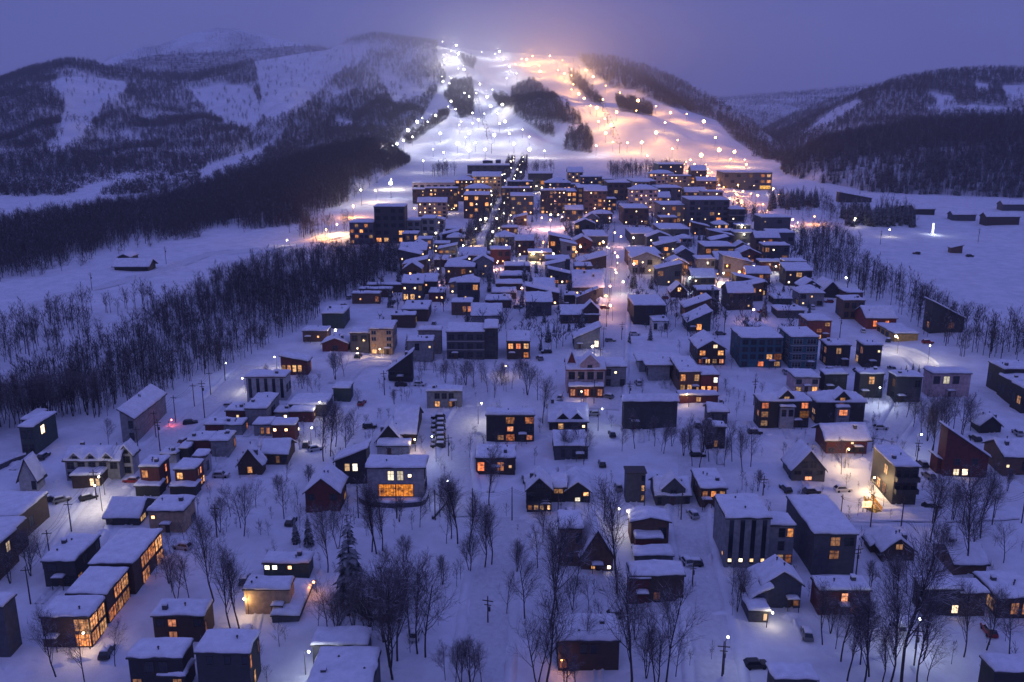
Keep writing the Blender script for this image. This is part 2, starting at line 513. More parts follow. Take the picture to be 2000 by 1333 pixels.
# ---------------------------------------------------------------- the valley floor
def grid_mesh(name, X, Y, Z, mat):
    nr, nc = X.shape
    me = bpy.data.meshes.new(name)
    V = np.stack([X, Y, Z], -1).reshape(-1, 3)
    r, c = np.meshgrid(np.arange(nr - 1), np.arange(nc - 1), indexing='ij')
    a = (r * nc + c).ravel()
    Fq = np.stack([a, a + 1, a + nc + 1, a + nc], -1)
    me.vertices.add(len(V)); me.vertices.foreach_set('co', V.ravel())
    me.loops.add(Fq.size); me.loops.foreach_set('vertex_index', Fq.ravel())
    me.polygons.add(len(Fq)); me.polygons.foreach_set('loop_start', np.arange(0, Fq.size, 4)); me.polygons.foreach_set('loop_total', np.full(len(Fq), 4))
    me.polygons.foreach_set('use_smooth', np.ones(len(Fq), bool))
    me.materials.append(mat); me.update(calc_edges=True)
    return me

ys = np.concatenate([np.linspace(-40, 100, 20)[:-1], 100 * (1900 / 100) ** np.linspace(0, 1, 400)])
ks = np.linspace(-1.15, 1.15, 420)
Yg, Kg = np.meshgrid(ys, ks, indexing='ij')
Xg = Kg * (Yg * .62 + 75)
tag(obj('ground', grid_mesh('ground', Xg, Yg, G(Xg, Yg), SNOW)), 'snow covered valley floor rising gently towards the ski mountain', None, None, 'structure')

def catmull(P, step):
    P = [np.array(p[:2]) for p in P]; P = [2 * P[0] - P[1]] + P + [2 * P[-1] - P[-2]]
    out = []
    for i in range(1, len(P) - 2):
        a, b, c, d = P[i - 1:i + 3]; n = max(2, int(np.linalg.norm(c - b) / step))
        for k in range(n):
            t = k / n
            out.append(.5 * ((2 * b) + (c - a) * t + (2 * a - 5 * b + 4 * c - d) * t * t + (3 * b - a - 3 * c + d) * t ** 3))
    out.append(P[-2]); return np.array(out)

def road(px, w, label):
    L = catmull([ground(*p) for p in px], 4.0)
    d = np.gradient(L, axis=0); d /= np.linalg.norm(d, axis=1)[:, None]; nrm = np.stack([-d[:, 1], d[:, 0]], -1)
    off = np.linspace(-w / 2, w / 2, 15)
    P = L[:, None, :] + nrm[:, None, :] * off[None, :, None]
    rut = -.12 * np.exp(-((np.abs(off) - w * .22) / .45) ** 2)
    Z = G(P[..., 0], P[..., 1]) + .14 + .0004 * P[..., 1] + rut[None, :] - .12 * (np.abs(off) > w * .49)[None, :]
    tag(obj('road', grid_mesh('road', P[..., 0], P[..., 1], Z, ROAD_SNOW)), label, None, None, 'structure')
    for s in (-1, 1):                                              # ploughed snow along both edges
        o2 = np.array([-1.5, -.9, -.3, .3, .9, 1.5]); pr = np.array([-.5, .35, .9, 1.0, .45, -.5])
        Q = L[:, None, :] + nrm[:, None, :] * (s * (w / 2 + 1.3) + o2 * 1.0)[None, :, None]
        hh = np.clip(.75 + .9 * noise2(Q[..., 0] / 7, Q[..., 1] / 7, 77 + s) + .3 * noise2(Q[..., 0] / 2, Q[..., 1] / 2, 79), .05, 2)
        ends = np.minimum(1, np.minimum(np.arange(len(L)), np.arange(len(L))[::-1]) / 3)[:, None]
        Z = G(Q[..., 0], Q[..., 1]) + pr[None, :] * hh * (ends if True else 1) * .9 - .1
        tag(obj('snow_bank', grid_mesh('snow_bank', Q[..., 0], Q[..., 1], Z, SNOW)), 'ploughed bank of snow along the ' + label.split(' ', 1)[1], None, None, 'structure')

road([(1176, 800), (1188, 720), (1196, 640), (1201, 590), (1205, 520), (1210, 455), (1214, 425)], 11, 'straight main street running up through the village')
road([(1410, 1420), (1392, 1270), (1372, 1150), (1352, 1060), (1345, 1000), (1352, 940), (1350, 890)], 7.5, 'snowy lane beside the column fronted apartment building')
road([(925, 1420), (950, 1250), (962, 1130), (1000, 1040), (1000, 1012)], 8, 'broad snowy lane between the bare trees')
road([(120, 1120), (165, 1040), (190, 1000), (262, 925), (330, 858), (400, 800), (455, 750), (490, 715)], 8, 'snowy lane below the red and grey row houses')
road([(1900, 1010), (1760, 1010), (1640, 1012), (1480, 1010)], 5, 'narrow track past the lit yellow stair')
road([(905, 1010), (890, 930), (893, 850), (925, 790), (930, 745), (880, 720), (720, 712), (660, 750)], 8, 'curving lane past the row of parked cars')
road([(1725, 860), (1770, 790), (1735, 745), (1715, 722)], 7, 'short lane between the dark box houses')
road([(1640, 670), (1700, 678), (1770, 690), (1830, 735), (1860, 790)], 7, 'lamp lit lane curving round the white mound')
road([(935, 490), (953, 450), (972, 410), (990, 372), (1004, 340), (1012, 318)], 5.5, 'lamp lined avenue climbing to the slopes')
road([(1472, 412), (1440, 385), (1405, 362), (1380, 346), (1350, 330)], 9, 'orange lit road leading to the lower slopes')
road([(0, 620), (130, 578), (280, 540), (400, 500), (520, 488), (640, 466), (690, 452)], 8, 'snowy road across the open fields')

# ---------------------------------------------------------------- hills and mountains
class Hill:
    def __init__(s, name, label, top, ytop, ybase, shape, amp, seed, ncol=260, nrow=90, drop=250, wav=170.0):
        tu, tv = zip(*top)
        s.U = np.linspace(tu[0], tu[-1], ncol); vt = np.interp(s.U, tu, tv)
        k = np.array([.25, .5, .25])
        for _ in range(3): vt[1:-1] = np.convolve(vt, k, 'valid')
        Yt = np.interp(s.U, *zip(*ytop)); Yb = np.interp(s.U, *zip(*ybase)); sh = np.interp(s.U, *zip(*shape))
        a = (s.U - CX) / F_PX
        rt = np.stack([ray(u, v) for u, v in zip(s.U, vt)]); zt = HC + rt[:, 2] * Yt / rt[:, 1]
        zb = G(a * Yb, Yb) - 4
        s.T = np.linspace(0, 1, nrow)[:, None]
        Y = Yb + (Yt - Yb) * s.T
        zt = np.maximum(zt, zb + 2)
        Z = zb + (zt - zb) * (1 - np.cos(np.pi * .5 * s.T ** .5) if False else s.T ** sh)
        X0 = a * (Y * CP - (Z - HC) * SP)
        env = np.sin(np.pi * np.clip(s.T, 0, 1)) ** .8
        # spurs and gullies that run down the slope
        nz = fbm(X0 / wav + .25 * Y / wav, Y / (wav * 2.6), seed, 4)
        Z = Z + amp * nz * env * np.clip((zt - zb) / 160, .15, 1)
        X = a * (Y * CP - (Z - HC) * SP)
        s.X, s.Y, s.Z = X, Y, Z; s.amp = amp
        d = Y * CP - (Z - HC) * SP
        s.V = CY - F_PX * (Y * SP + (Z - HC) * CP) / d
        e1 = (X[-1] * 1.06, Y[-1] + 120, Z[-1] - 25); e2 = (X[-1] * 1.25, Y[-1] + 700, Z[-1] - drop)
        Xa = np.vstack([X, e1[0], e2[0]]); Ya = np.vstack([Y, e1[1], e2[1]]); Za = np.vstack([Z, e1[2], e2[2]])
        s.me = grid_mesh(name, Xa, Ya, Za, HILL_SNOW); s.shape = Xa.shape
        tag(obj(name, s.me), label, None, None, 'structure')
    def point(s, u, v):
        c = int(np.clip(np.searchsorted(s.U, u), 1, len(s.U) - 1))
        f = (u - s.U[c - 1]) / (s.U[c] - s.U[c - 1])
        col = lambda A: A[:, c - 1] * (1 - f) + A[:, c] * f
        vv = col(s.V); k = np.nonzero(vv <= v)[0]
        i = int(k[0]) if len(k) else len(vv) - 1
        i = max(1, i)
        g = float(np.clip((vv[i - 1] - v) / max(vv[i - 1] - vv[i], 1e-6), 0, 1))
        mixr = lambda A: float(col(A)[i - 1] * (1 - g) + col(A)[i] * g)
        return np.array((mixr(s.X), mixr(s.Y), mixr(s.Z)))
    def scatter(s, n, dens, seed):
        rng = np.random.default_rng(seed)
        Ug = np.broadcast_to(s.U, s.X.shape); Tg = np.broadcast_to(s.T, s.X.shape)
        w = np.clip(dens(Ug, s.V, Tg, s.X, s.Y), 0, 1); w = np.vstack([w, w[-1:], w[-1:]])
        s.me.attributes.new('wood', 'FLOAT', 'POINT').data.foreach_set('value', w.astype(np.float32).ravel())
        A = np.abs(np.diff(s.X, axis=1)[:-1]) * np.hypot(np.diff(s.Y, axis=0)[:, :-1], np.diff(s.Z, axis=0)[:, :-1])
        p = A.ravel() / A.sum()
        idx = rng.choice(len(p), size=n * 3, p=p)
        r, c = np.unravel_index(idx, A.shape); fr, fc = rng.random(len(idx)), rng.random(len(idx))
        bil = lambda M: (M[r, c] * (1 - fc) + M[r, c + 1] * fc) * (1 - fr) + (M[r + 1, c] * (1 - fc) + M[r + 1, c + 1] * fc) * fr
        X, Y, Z, V = bil(s.X), bil(s.Y), bil(s.Z), bil(s.V)
        U = s.U[c] * (1 - fc) + s.U[c + 1] * fc
        T = (r + fr) / (len(s.T) - 1)
        k = rng.random(len(idx)) < dens(U, V, T, X, Y)
        P = np.stack([X, Y, Z - .3], -1)[k][:n]
        return P

def lerp_u(U, pts):
    return np.interp(U, *zip(*pts))

MOUNT_TOP = [(-300, 215), (-150, 190), (0, 158), (60, 136), (130, 120), (170, 122), (210, 133), (300, 143), (370, 147), (430, 136), (500, 120), (580, 106), (640, 98), (690, 76), (735, 68), (800, 78), (870, 90),
             (950, 100), (1050, 106), (1110, 110), (1150, 112), (1200, 116), (1260, 133), (1320, 158), (1380, 189), (1430, 219), (1480, 249), (1530, 284), (1560, 302)]
MOUNT = Hill('mountain', 'broad snowy ski mountain with floodlit runs above the village', MOUNT_TOP,
             [(-300, 2000), (130, 2100), (735, 2500), (1000, 2150), (1150, 2050), (1350, 1900), (1560, 1300)], [(-300, 760), (300, 800), (600, 960), (800, 1090), (1400, 1100), (1560, 1080)],
             [(-300, 1.5), (300, 1.6), (600, 1.5), (800, 1.25), (1100, 1.1), (1560, 1.0)], 62, 5, 460, 150)
RIDGE2 = Hill('mountain_ridge', 'wooded shoulder of the mountain behind the near snow bowl', [(150, 150), (200, 136), (250, 118), (300, 108), (400, 103), (470, 99), (570, 90), (620, 91), (660, 97), (720, 100)],
              [(150, 2700), (720, 3000)], [(150, 1900), (720, 2200)], [(150, 1.0), (720, 1.0)], 15, 9, 120, 40)
FAR_PEAK = Hill('far_mountain', 'pale far summit fading into the dusk above the ridge', [(180, 130), (230, 108), (275, 92), (300, 93), (360, 70), (420, 55), (470, 58), (540, 76), (600, 88), (700, 110)],
                [(180, 4300), (700, 4300)], [(180, 3300), (700, 3300)], [(180, .9), (700, .9)], 30, 13, 120, 40)
SPUR = Hill('wooded_hill', 'low dark wooded spur at the foot of the mountain', [(-300, 500), (-150, 475), (0, 450), (100, 432), (250, 410), (360, 388), (450, 362), (560, 326), (640, 304), (720, 284), (755, 290), (785, 312), (800, 325)],
            [(-300, 520), (0, 590), (250, 700), (450, 830), (640, 980), (800, 1120)], [(-300, 400), (0, 440), (200, 500), (330, 565), (450, 590), (600, 640), (680, 740), (730, 860), (800, 1080)], [(-300, .8), (800, .8)], 6, 21, 220, 40, 40)
VALLEY = Hill('far_ridge', 'hazy far ridge closing the valley', [(1340, 210), (1400, 192), (1450, 187), (1550, 182), (1650, 172), (1750, 160), (1850, 158)], [(1340, 4200), (1850, 4200)], [(1340, 2600), (1850, 2600)], [(1340, .8), (1850, .8)], 25, 33, 100, 40)
VALLEY2 = Hill('valley_ridge', 'dark wooded ridge running down into the valley', [(1400, 292), (1440, 285), (1490, 255), (1560, 219), (1620, 197), (1700, 180), (1800, 172)], [(1400, 2700), (1800, 2700)], [(1400, 1700), (1800, 1700)], [(1400, .9), (1800, .9)], 30, 37, 120, 40)
EAST = Hill('east_hill', 'wooded hill with snow clearings across the valley', [(1470, 300), (1510, 267), (1597, 225), (1685, 183), (1755, 157), (1825, 144), (1912, 137), (2000, 137), (2200, 133), (2350, 140)],
            [(1470, 1750), (2000, 2000), (2350, 1900)], [(1470, 1150), (1700, 1000), (2350, 900)], [(1470, 1.1), (2350, 1.1)], 22, 41, 260, 90)
EAST2 = Hill('east_spur', 'dark wooded spur below the east hill', [(1525, 325), (1560, 305), (1600, 283), (1700, 262), (1800, 246), (1900, 240), (2000, 238), (2200, 236), (2350, 245)],
             [(1525, 1020), (1700, 1080), (2350, 1000)], [(1525, 960), (1600, 880), (1700, 810), (1800, 790), (2000, 770), (2350, 700)], [(1525, .7), (2350, .7)], 12, 45, 220, 60)

# clearings, as seen on the slopes
CLEAR = [[(120, 150), (170, 150), (250, 160), (245, 185), (205, 210), (160, 280), (120, 297), (85, 297), (112, 265), (130, 205), (98, 165)],
         [(430, 165), (490, 168), (518, 228), (497, 255), (437, 245), (395, 210), (371, 178)],
         [(507, 108), (630, 95), (697, 84), (722, 88), (715, 112), (665, 142), (595, 212), (518, 243), (507, 175), (497, 122)],
         [(425, 322), (497, 292), (565, 258), (515, 305), (490, 322), (395, 362), (385, 345)],
         [(741, 133), (810, 170), (850, 165), (830, 190), (770, 208), (750, 172)], [(655, 232), (690, 238), (690, 250), (655, 246)],
         [(-100, 430), (0, 412), (60, 405), (150, 388), (215, 366), (205, 388), (60, 425), (-100, 452)]]
RUNS = [(858, 70), (852, 112), (872, 152), (845, 195), (830, 225), (790, 262), (760, 300), (735, 345), (1420, 345), (1520, 330), (1500, 300), (1430, 262), (1400, 236), (1345, 218), (1300, 206), (1235, 175), (1195, 172), (1150, 140), (1125, 108), (1000, 95)]
PATCH = [[(880, 163), (923, 158), (926, 224), (900, 232), (885, 210), (868, 192)], [(1039, 158), (1000, 175), (998, 205), (1006, 226), (1021, 233), (1081, 240), (1137, 244), (1133, 228), (1100, 205), (1074, 185)],
         [(962, 189), (985, 185), (1000, 212), (975, 210)], [(1103, 288), (1108, 262), (1130, 250), (1150, 254), (1158, 278), (1157, 300), (1100, 292)],
         [(785, 275), (868, 222), (880, 222), (872, 232), (800, 282)], [(1109, 140), (1122, 142), (1158, 178), (1178, 208), (1150, 197), (1115, 162)],
         [(1200, 188), (1275, 210), (1273, 228), (1210, 217)], [(900, 110), (930, 118), (925, 135), (905, 128)], [(1020, 235), (1078, 250), (1085, 268), (1060, 262)], [(1400, 236), (1470, 262), (1525, 310), (1500, 318), (1430, 270)]]

def dens_mount(U, V, T, X, Y):
    d = .50 + .6 * fbm(X / 120, Y / 90, 61, 4) + .25 * noise2(X / 30, Y / 40, 62)
    ridge = V - lerp_u(U, MOUNT_TOP)
    d = np.where((ridge < 13) & (U < 480), 1.0, d)
    low = V - lerp_u(U, [(-300, 330), (0, 312), (130, 306), (300, 292), (400, 300), (440, 297), (480, 274), (560, 238), (640, 200), (700, 175), (760, 190), (850, 240)])
    d = np.where(low > 0, .55 + .3 * np.clip(low / 60, 0, 1) + .4 * fbm(X / 150, Y / 100, 65, 3), d)
    d = np.where((U > 640) & (U < 860) & (low <= 0), .30 + .5 * fbm(X / 90, Y / 70, 66, 3), d)
    for P in CLEAR: d = np.where(in_poly(U, V, P), .02, d)
    run = in_poly(U, V, RUNS)
    d = np.where(run, 0.0, d)
    right = (U > 1120) & ~run
    d = np.where(right, .75 + .4 * fbm(X / 80, Y / 80, 67, 3), d)
    for P in PATCH: d = np.where(in_poly(U, V, P), 1.0, d)
    return d
P = MOUNT.scatter(34000, dens_mount, 71)
rng = np.random.default_rng(5)
forest('mountain_forest', 'bare winter woods mottling the snowy mountain faces', 'forest', P, rng.uniform(.75, 1.25, len(P)), WOOD_FAR, 1)
P = RIDGE2.scatter(3500, lambda U, V, T, X, Y: .9 + .3 * noise2(X / 80, Y / 60, 3), 72)
forest('ridge_forest', 'dark woods along the far shoulder of the mountain', 'forest', P, rng.uniform(.8, 1.2, len(P)), WOOD_FAR, 2)
P = FAR_PEAK.scatter(1500, lambda U, V, T, X, Y: .15 + .5 * noise2(X / 150, Y / 150, 4), 73)
forest('summit_forest', 'thin scrub on the pale far summit', 'forest', P, rng.uniform(.9, 1.3, len(P)), WOOD_FAR, 3)
P = SPUR.scatter(12000, lambda U, V, T, X, Y: .75 + .45 * np.clip(T * 2, 0, 1) - .5 + .5 * noise2(X / 40, Y / 40, 6) * (T < .5) + .5 * (T > .25), 74)
forest('spur_forest', 'dense dark woods covering the low spur', 'forest', P, rng.uniform(.75, 1.25, len(P)), WOOD_NEAR, 4)
P = VALLEY.scatter(3000, lambda U, V, T, X, Y: .6 + .5 * noise2(X / 120, Y / 120, 7), 75)
forest('far_ridge_forest', 'hazy woods on the far ridge closing the valley', 'forest', P, rng.uniform(.9, 1.3, len(P)), WOOD_FAR, 5)
P = VALLEY2.scatter(4000, lambda U, V, T, X, Y: .8 + .3 * noise2(X / 100, Y / 100, 8), 76)
forest('valley_ridge_forest', 'dark woods on the ridge running into the valley', 'forest', P, rng.uniform(.9, 1.2, len(P)), WOOD_FAR, 6)
ECLEAR = [[(1815, 180), (1860, 188), (1870, 205), (1830, 208)], [(1955, 168), (2010, 165), (2060, 200), (1985, 202), (1960, 190)], [(1900, 160), (1930, 165), (1930, 182), (1905, 178)], [(1795, 210), (1900, 205), (2000, 212), (1990, 222), (1830, 220)],
          [(1625, 215), (1670, 195), (1690, 200), (1640, 235), (1590, 260), (1560, 268)]]
def dens_east(U, V, T, X, Y):
    d = .85 + .5 * fbm(X / 90, Y / 90, 81, 3)
    for P in ECLEAR: d = np.where(in_poly(U, V, P), .04, d)
    return d
P = EAST.scatter(12000, dens_east, 77)
forest('east_forest', 'bare woods on the hill across the valley', 'forest', P, rng.uniform(.75, 1.2, len(P)), WOOD_FAR, 7)
P = EAST2.scatter(9000, lambda U, V, T, X, Y: np.where(T > .55, 1.0, .62 + .6 * fbm(X / 45, Y / 45, 83, 3)), 78)
forest('east_spur_forest', 'dark mixed woods on the spur across the snow field', 'forest', P, rng.uniform(.75, 1.25, len(P)), WOOD_NEAR + WOOD_CONI[:1], 8)

def ground_scatter(poly, n, seed, dens=None):
    """points on the valley floor inside a patch whose outline was read from the photograph"""
    rg = np.random.default_rng(seed)
    W = [ground(*p) for p in poly]; wp = [(p[0], p[1]) for p in W]
    x0, x1 = min(p[0] for p in wp), max(p[0] for p in wp); y0, y1 = min(p[1] for p in wp), max(p[1] for p in wp)
    X = rg.uniform(x0, x1, n * 8); Y = rg.uniform(y0, y1, n * 8)
    k = in_poly(X, Y, wp)
    if dens is not None: k &= rg.random(len(X)) < dens(X, Y)
    X, Y = X[k][:n], Y[k][:n]
    return np.stack([X, Y, G(X, Y) - .2], -1)

BAND = [(-120, 850), (0, 800), (60, 745), (150, 705), (250, 662), (330, 602), (420, 556), (520, 518), (620, 500), (720, 492), (800, 498), (800, 522), (745, 545), (700, 575), (640, 600), (600, 640), (560, 658), (470, 705), (400, 735), (330, 768), (300, 800), (210, 815), (130, 820), (60, 830), (-120, 905)]
P_band = ground_scatter(BAND, 2500, 91, lambda X, Y: .75 + .5 * noise2(X / 30, Y / 30, 12))
P_left = ground_scatter([(-150, 720), (0, 640), (120, 610), (340, 585), (330, 620), (200, 680), (60, 700), (-100, 770)], 190, 92, lambda X, Y: .5 + .9 * noise2(X / 25, Y / 25, 13))
P_right = np.concatenate([ground_scatter([(1560, 462), (1640, 462), (1680, 500), (1720, 552), (1810, 590), (1890, 640), (2010, 650), (2150, 660), (2150, 715), (1960, 705), (1880, 700), (1800, 655), (1740, 600), (1690, 580), (1600, 550), (1560, 520)], 420, 93),
                          ground_scatter([(1640, 400), (1780, 410), (1790, 445), (1660, 448), (1500, 410), (1500, 388)], 150, 94)])
near = sorted([tuple(p) for p in P_band], key=lambda p: p[1])
BAND_TREES = near[:105]                                             # the nearest ones become trees of their own below
rest = np.array(near[105:])
forest('ravine_forest', 'dark band of bare trees filling the ravine beside the village', 'forest', rest, rng.uniform(.4, 1.05, len(rest)), WOOD_NEAR, 9)
forest('field_trees', 'scattered bare trees on the snow field beyond the ravine', 'forest', P_left, rng.uniform(.55, 1.1, len(P_left)), WOOD_NEAR, 10)
forest('riverside_forest', 'dark belt of trees between the village and the wide snow field', 'forest', P_right, rng.uniform(.7, 1.15, len(P_right)), WOOD_NEAR, 11)
P = ground_scatter([(1640, 418), (1775, 425), (1785, 446), (1650, 446)], 110, 95)
P2 = ground_scatter([(1500, 395), (1600, 395), (1600, 410), (1502, 412)], 45, 96)
P = np.concatenate([P, P2])
forest('spruce_wood', 'dense snow dusted spruces beside the wide snow field', 'forest', P, rng.uniform(.8, 1.3, len(P)), WOOD_CONI, 12)
P = np.concatenate([ground_scatter([(1185, 338), (1330, 334), (1340, 347), (1195, 352)], 170, 97), ground_scatter([(1000, 336), (1080, 334), (1085, 341), (1005, 344)], 40, 102), ground_scatter([(560, 455), (690, 440), (690, 452), (600, 470)], 40, 98), ground_scatter([(840, 338), (890, 336), (890, 345), (840, 348)], 25, 99)])
forest('slope_foot_trees', 'bare trees at the foot of the floodlit slopes', 'forest', P, rng.uniform(.8, 1.3, len(P)), WOOD_NEAR, 13)
VILL = [(700, 560), (830, 470), (900, 430), (1150, 380), (1450, 400), (1560, 470), (1600, 560), (1560, 680), (1100, 700), (760, 700)]
P = ground_scatter(VILL, 1500, 100, lambda X, Y: .45 + .6 * noise2(X / 22, Y / 22, 14))
LOWER = [(640, 700), (1120, 690), (1560, 690), (1800, 760), (1960, 900), (2050, 1330), (900, 1333), (400, 1333), (250, 1100), (480, 820)]
P2 = ground_scatter(LOWER, 760, 101, lambda X, Y: .2 + .9 * noise2(X / 18, Y / 18, 15))
VILL_TREES = np.concatenate([P, P2]); N_UP = len(P)

# ---------------------------------------------------------------- buildings
_cache = {}
def q(x, s=.25): return max(s, round(x / s) * s)

def window_me(w, h, bars):
    k = ('w', w, h, bars)
    if k not in _cache:
        M = MB(); t = .09; d = .12
        M.box(-w / 2 - t, w / 2 + t, -d, 0, h, h + t); M.box(-w / 2 - t, w / 2 + t, -d - .04, 0, -t, 0)
        M.box(-w / 2 - t, -w / 2, -d + .002, 0, 0, h); M.box(w / 2, w / 2 + t, -d + .002, 0, 0, h)
        nb = int(w / 1.3) if bars else 0
        for i in range(nb):
            x = -w / 2 + w * (i + 1) / (nb + 1); M.box(x - .045, x + .045, -d + .03, -.035, 0, h)
        if bars and h > 1.7: M.box(-w / 2, w / 2, -d + .04, -.036, h * .62, h * .62 + .07)
        _cache[k] = M.me('window', FRAME if bars != 2 else FRAME_LIGHT)
    return _cache[k]

def pane_me(w, h, kind):
    k = ('p', w, h, kind)
    if k not in _cache:
        M = MB(); M.box(-w / 2, w / 2, -.12 if kind == 'S' else -.03, .05, 0, h); _cache[k] = M.me('pane', PANE[kind])
    return _cache[k]

def roof_fn(kind, w, d, h, rise):
    if kind == 'flat': return lambda x, y: h
    if kind == 'shedL': return lambda x, y: h + rise * (x / w + .5)
    if kind == 'shedR': return lambda x, y: h + rise * (.5 - x / w)
    if kind == 'shedF': return lambda x, y: h + rise * y / d
    if kind == 'shedB': return lambda x, y: h - rise * y / d
    if kind == 'gableF': return lambda x, y: h + rise * (1 - abs(x) / (w / 2))
    if kind == 'gableS': return lambda x, y: h + rise * (1 - abs(y - d / 2) / (d / 2))
    if kind == 'hip': return lambda x, y: h + rise * min(1, (1 - abs(x) / (w / 2)) * w / min(w, d), (1 - abs(y - d / 2) / (d / 2)) * d / min(w, d))
    raise ValueError(kind)

def steps(a, b, n, extra=()):
    s = sorted(set([round(a + (b - a) * i / n, 3) for i in range(n + 1)] + [round(e, 3) for e in extra]))
    return s

def slab(M, xs, ys, bot, top, skirt=True):
    nx, ny = len(xs), len(ys)
    V = [(x, y, top(x, y)) for y in ys for x in xs] + [(x, y, bot(x, y)) for y in ys for x in xs]
    N = nx * ny; Fs = []
    for j in range(ny - 1):
        for i in range(nx - 1):
            a = j * nx + i
            Fs += [(a, a + 1, a + nx + 1, a + nx), (N + a, N + a + nx, N + a + nx + 1, N + a + 1)]
    for i in range(nx - 1):
        a = i; Fs.append((a, N + a, N + a + 1, a + 1))
        a = (ny - 1) * nx + i; Fs.append((a, a + 1, N + a + 1, N + a))
    for j in range(ny - 1):
        a = j * nx; Fs.append((a, a + nx, N + a + nx, N + a))
        a = j * nx + nx - 1; Fs.append((a, N + a, N + a + nx, a + nx))
    M.add(V, Fs)

HOUSES = []      # (x, y, radius, core label)
FOOT = []        # footprints, to keep trees off the roofs
HR = random.Random(7)

def solve_h(x, y, gz, v):
    lo, hi = 0.2, 80
    for _ in range(40):
        m = (lo + hi) / 2
        if proj((x, y, gz + m))[1] > v: lo = m
        else: hi = m
    return lo

def wall_windows(root, pat, face, W, D, h, near, xo=0, yo=0, z0=0.0, light=False):
    rows = pat.split('/')
    nr = len(rows); fh = h / nr
    L = W if face == 'f' else D
    for r, row in enumerate(rows):
        nc = len(row); cw = L / nc
        c = 0
        while c < nc:
            ch = row[c]
            if ch == '.': c += 1; continue
            n = 1
            while ch == 'Y' and c + n < nc and row[c + n] == 'Y': n += 1
            big = ch in 'YB'
            ww = q(min(cw * n * (.9 if big else .62), 99 if big else 3.6)); wh = q(min(fh * (.78 if big else .60), 2.6 if not big else 3.2))
            if ch == 'S': ww = wh = .75
            zc = z0 + h - (r + 1) * fh + (fh - wh) * .5
            if ch == 'D': zc = z0 + .15; ww, wh = 1.2, q(min(2.2, fh * .8))
            t = (c + n * .5) * cw
            if face == 'f': loc, rz = (xo - W / 2 + t, yo, zc), 0
            elif face == 'r': loc, rz = (xo + W / 2, yo + t, zc), math.pi / 2
            else: loc, rz = (xo - W / 2, yo + D - t, zc), -math.pi / 2
            if ch == 'D':
                o = obj('door', pane_me(ww, wh, 'D'), root, loc, rz)
            elif near:
                o = obj('window', window_me(ww, wh, 2 if light else 1), root, loc, rz)
                obj('pane', pane_me(ww, wh, ch), o)
            else:
                obj('window', pane_me(ww, wh, ch), root, loc, rz)
            c += n

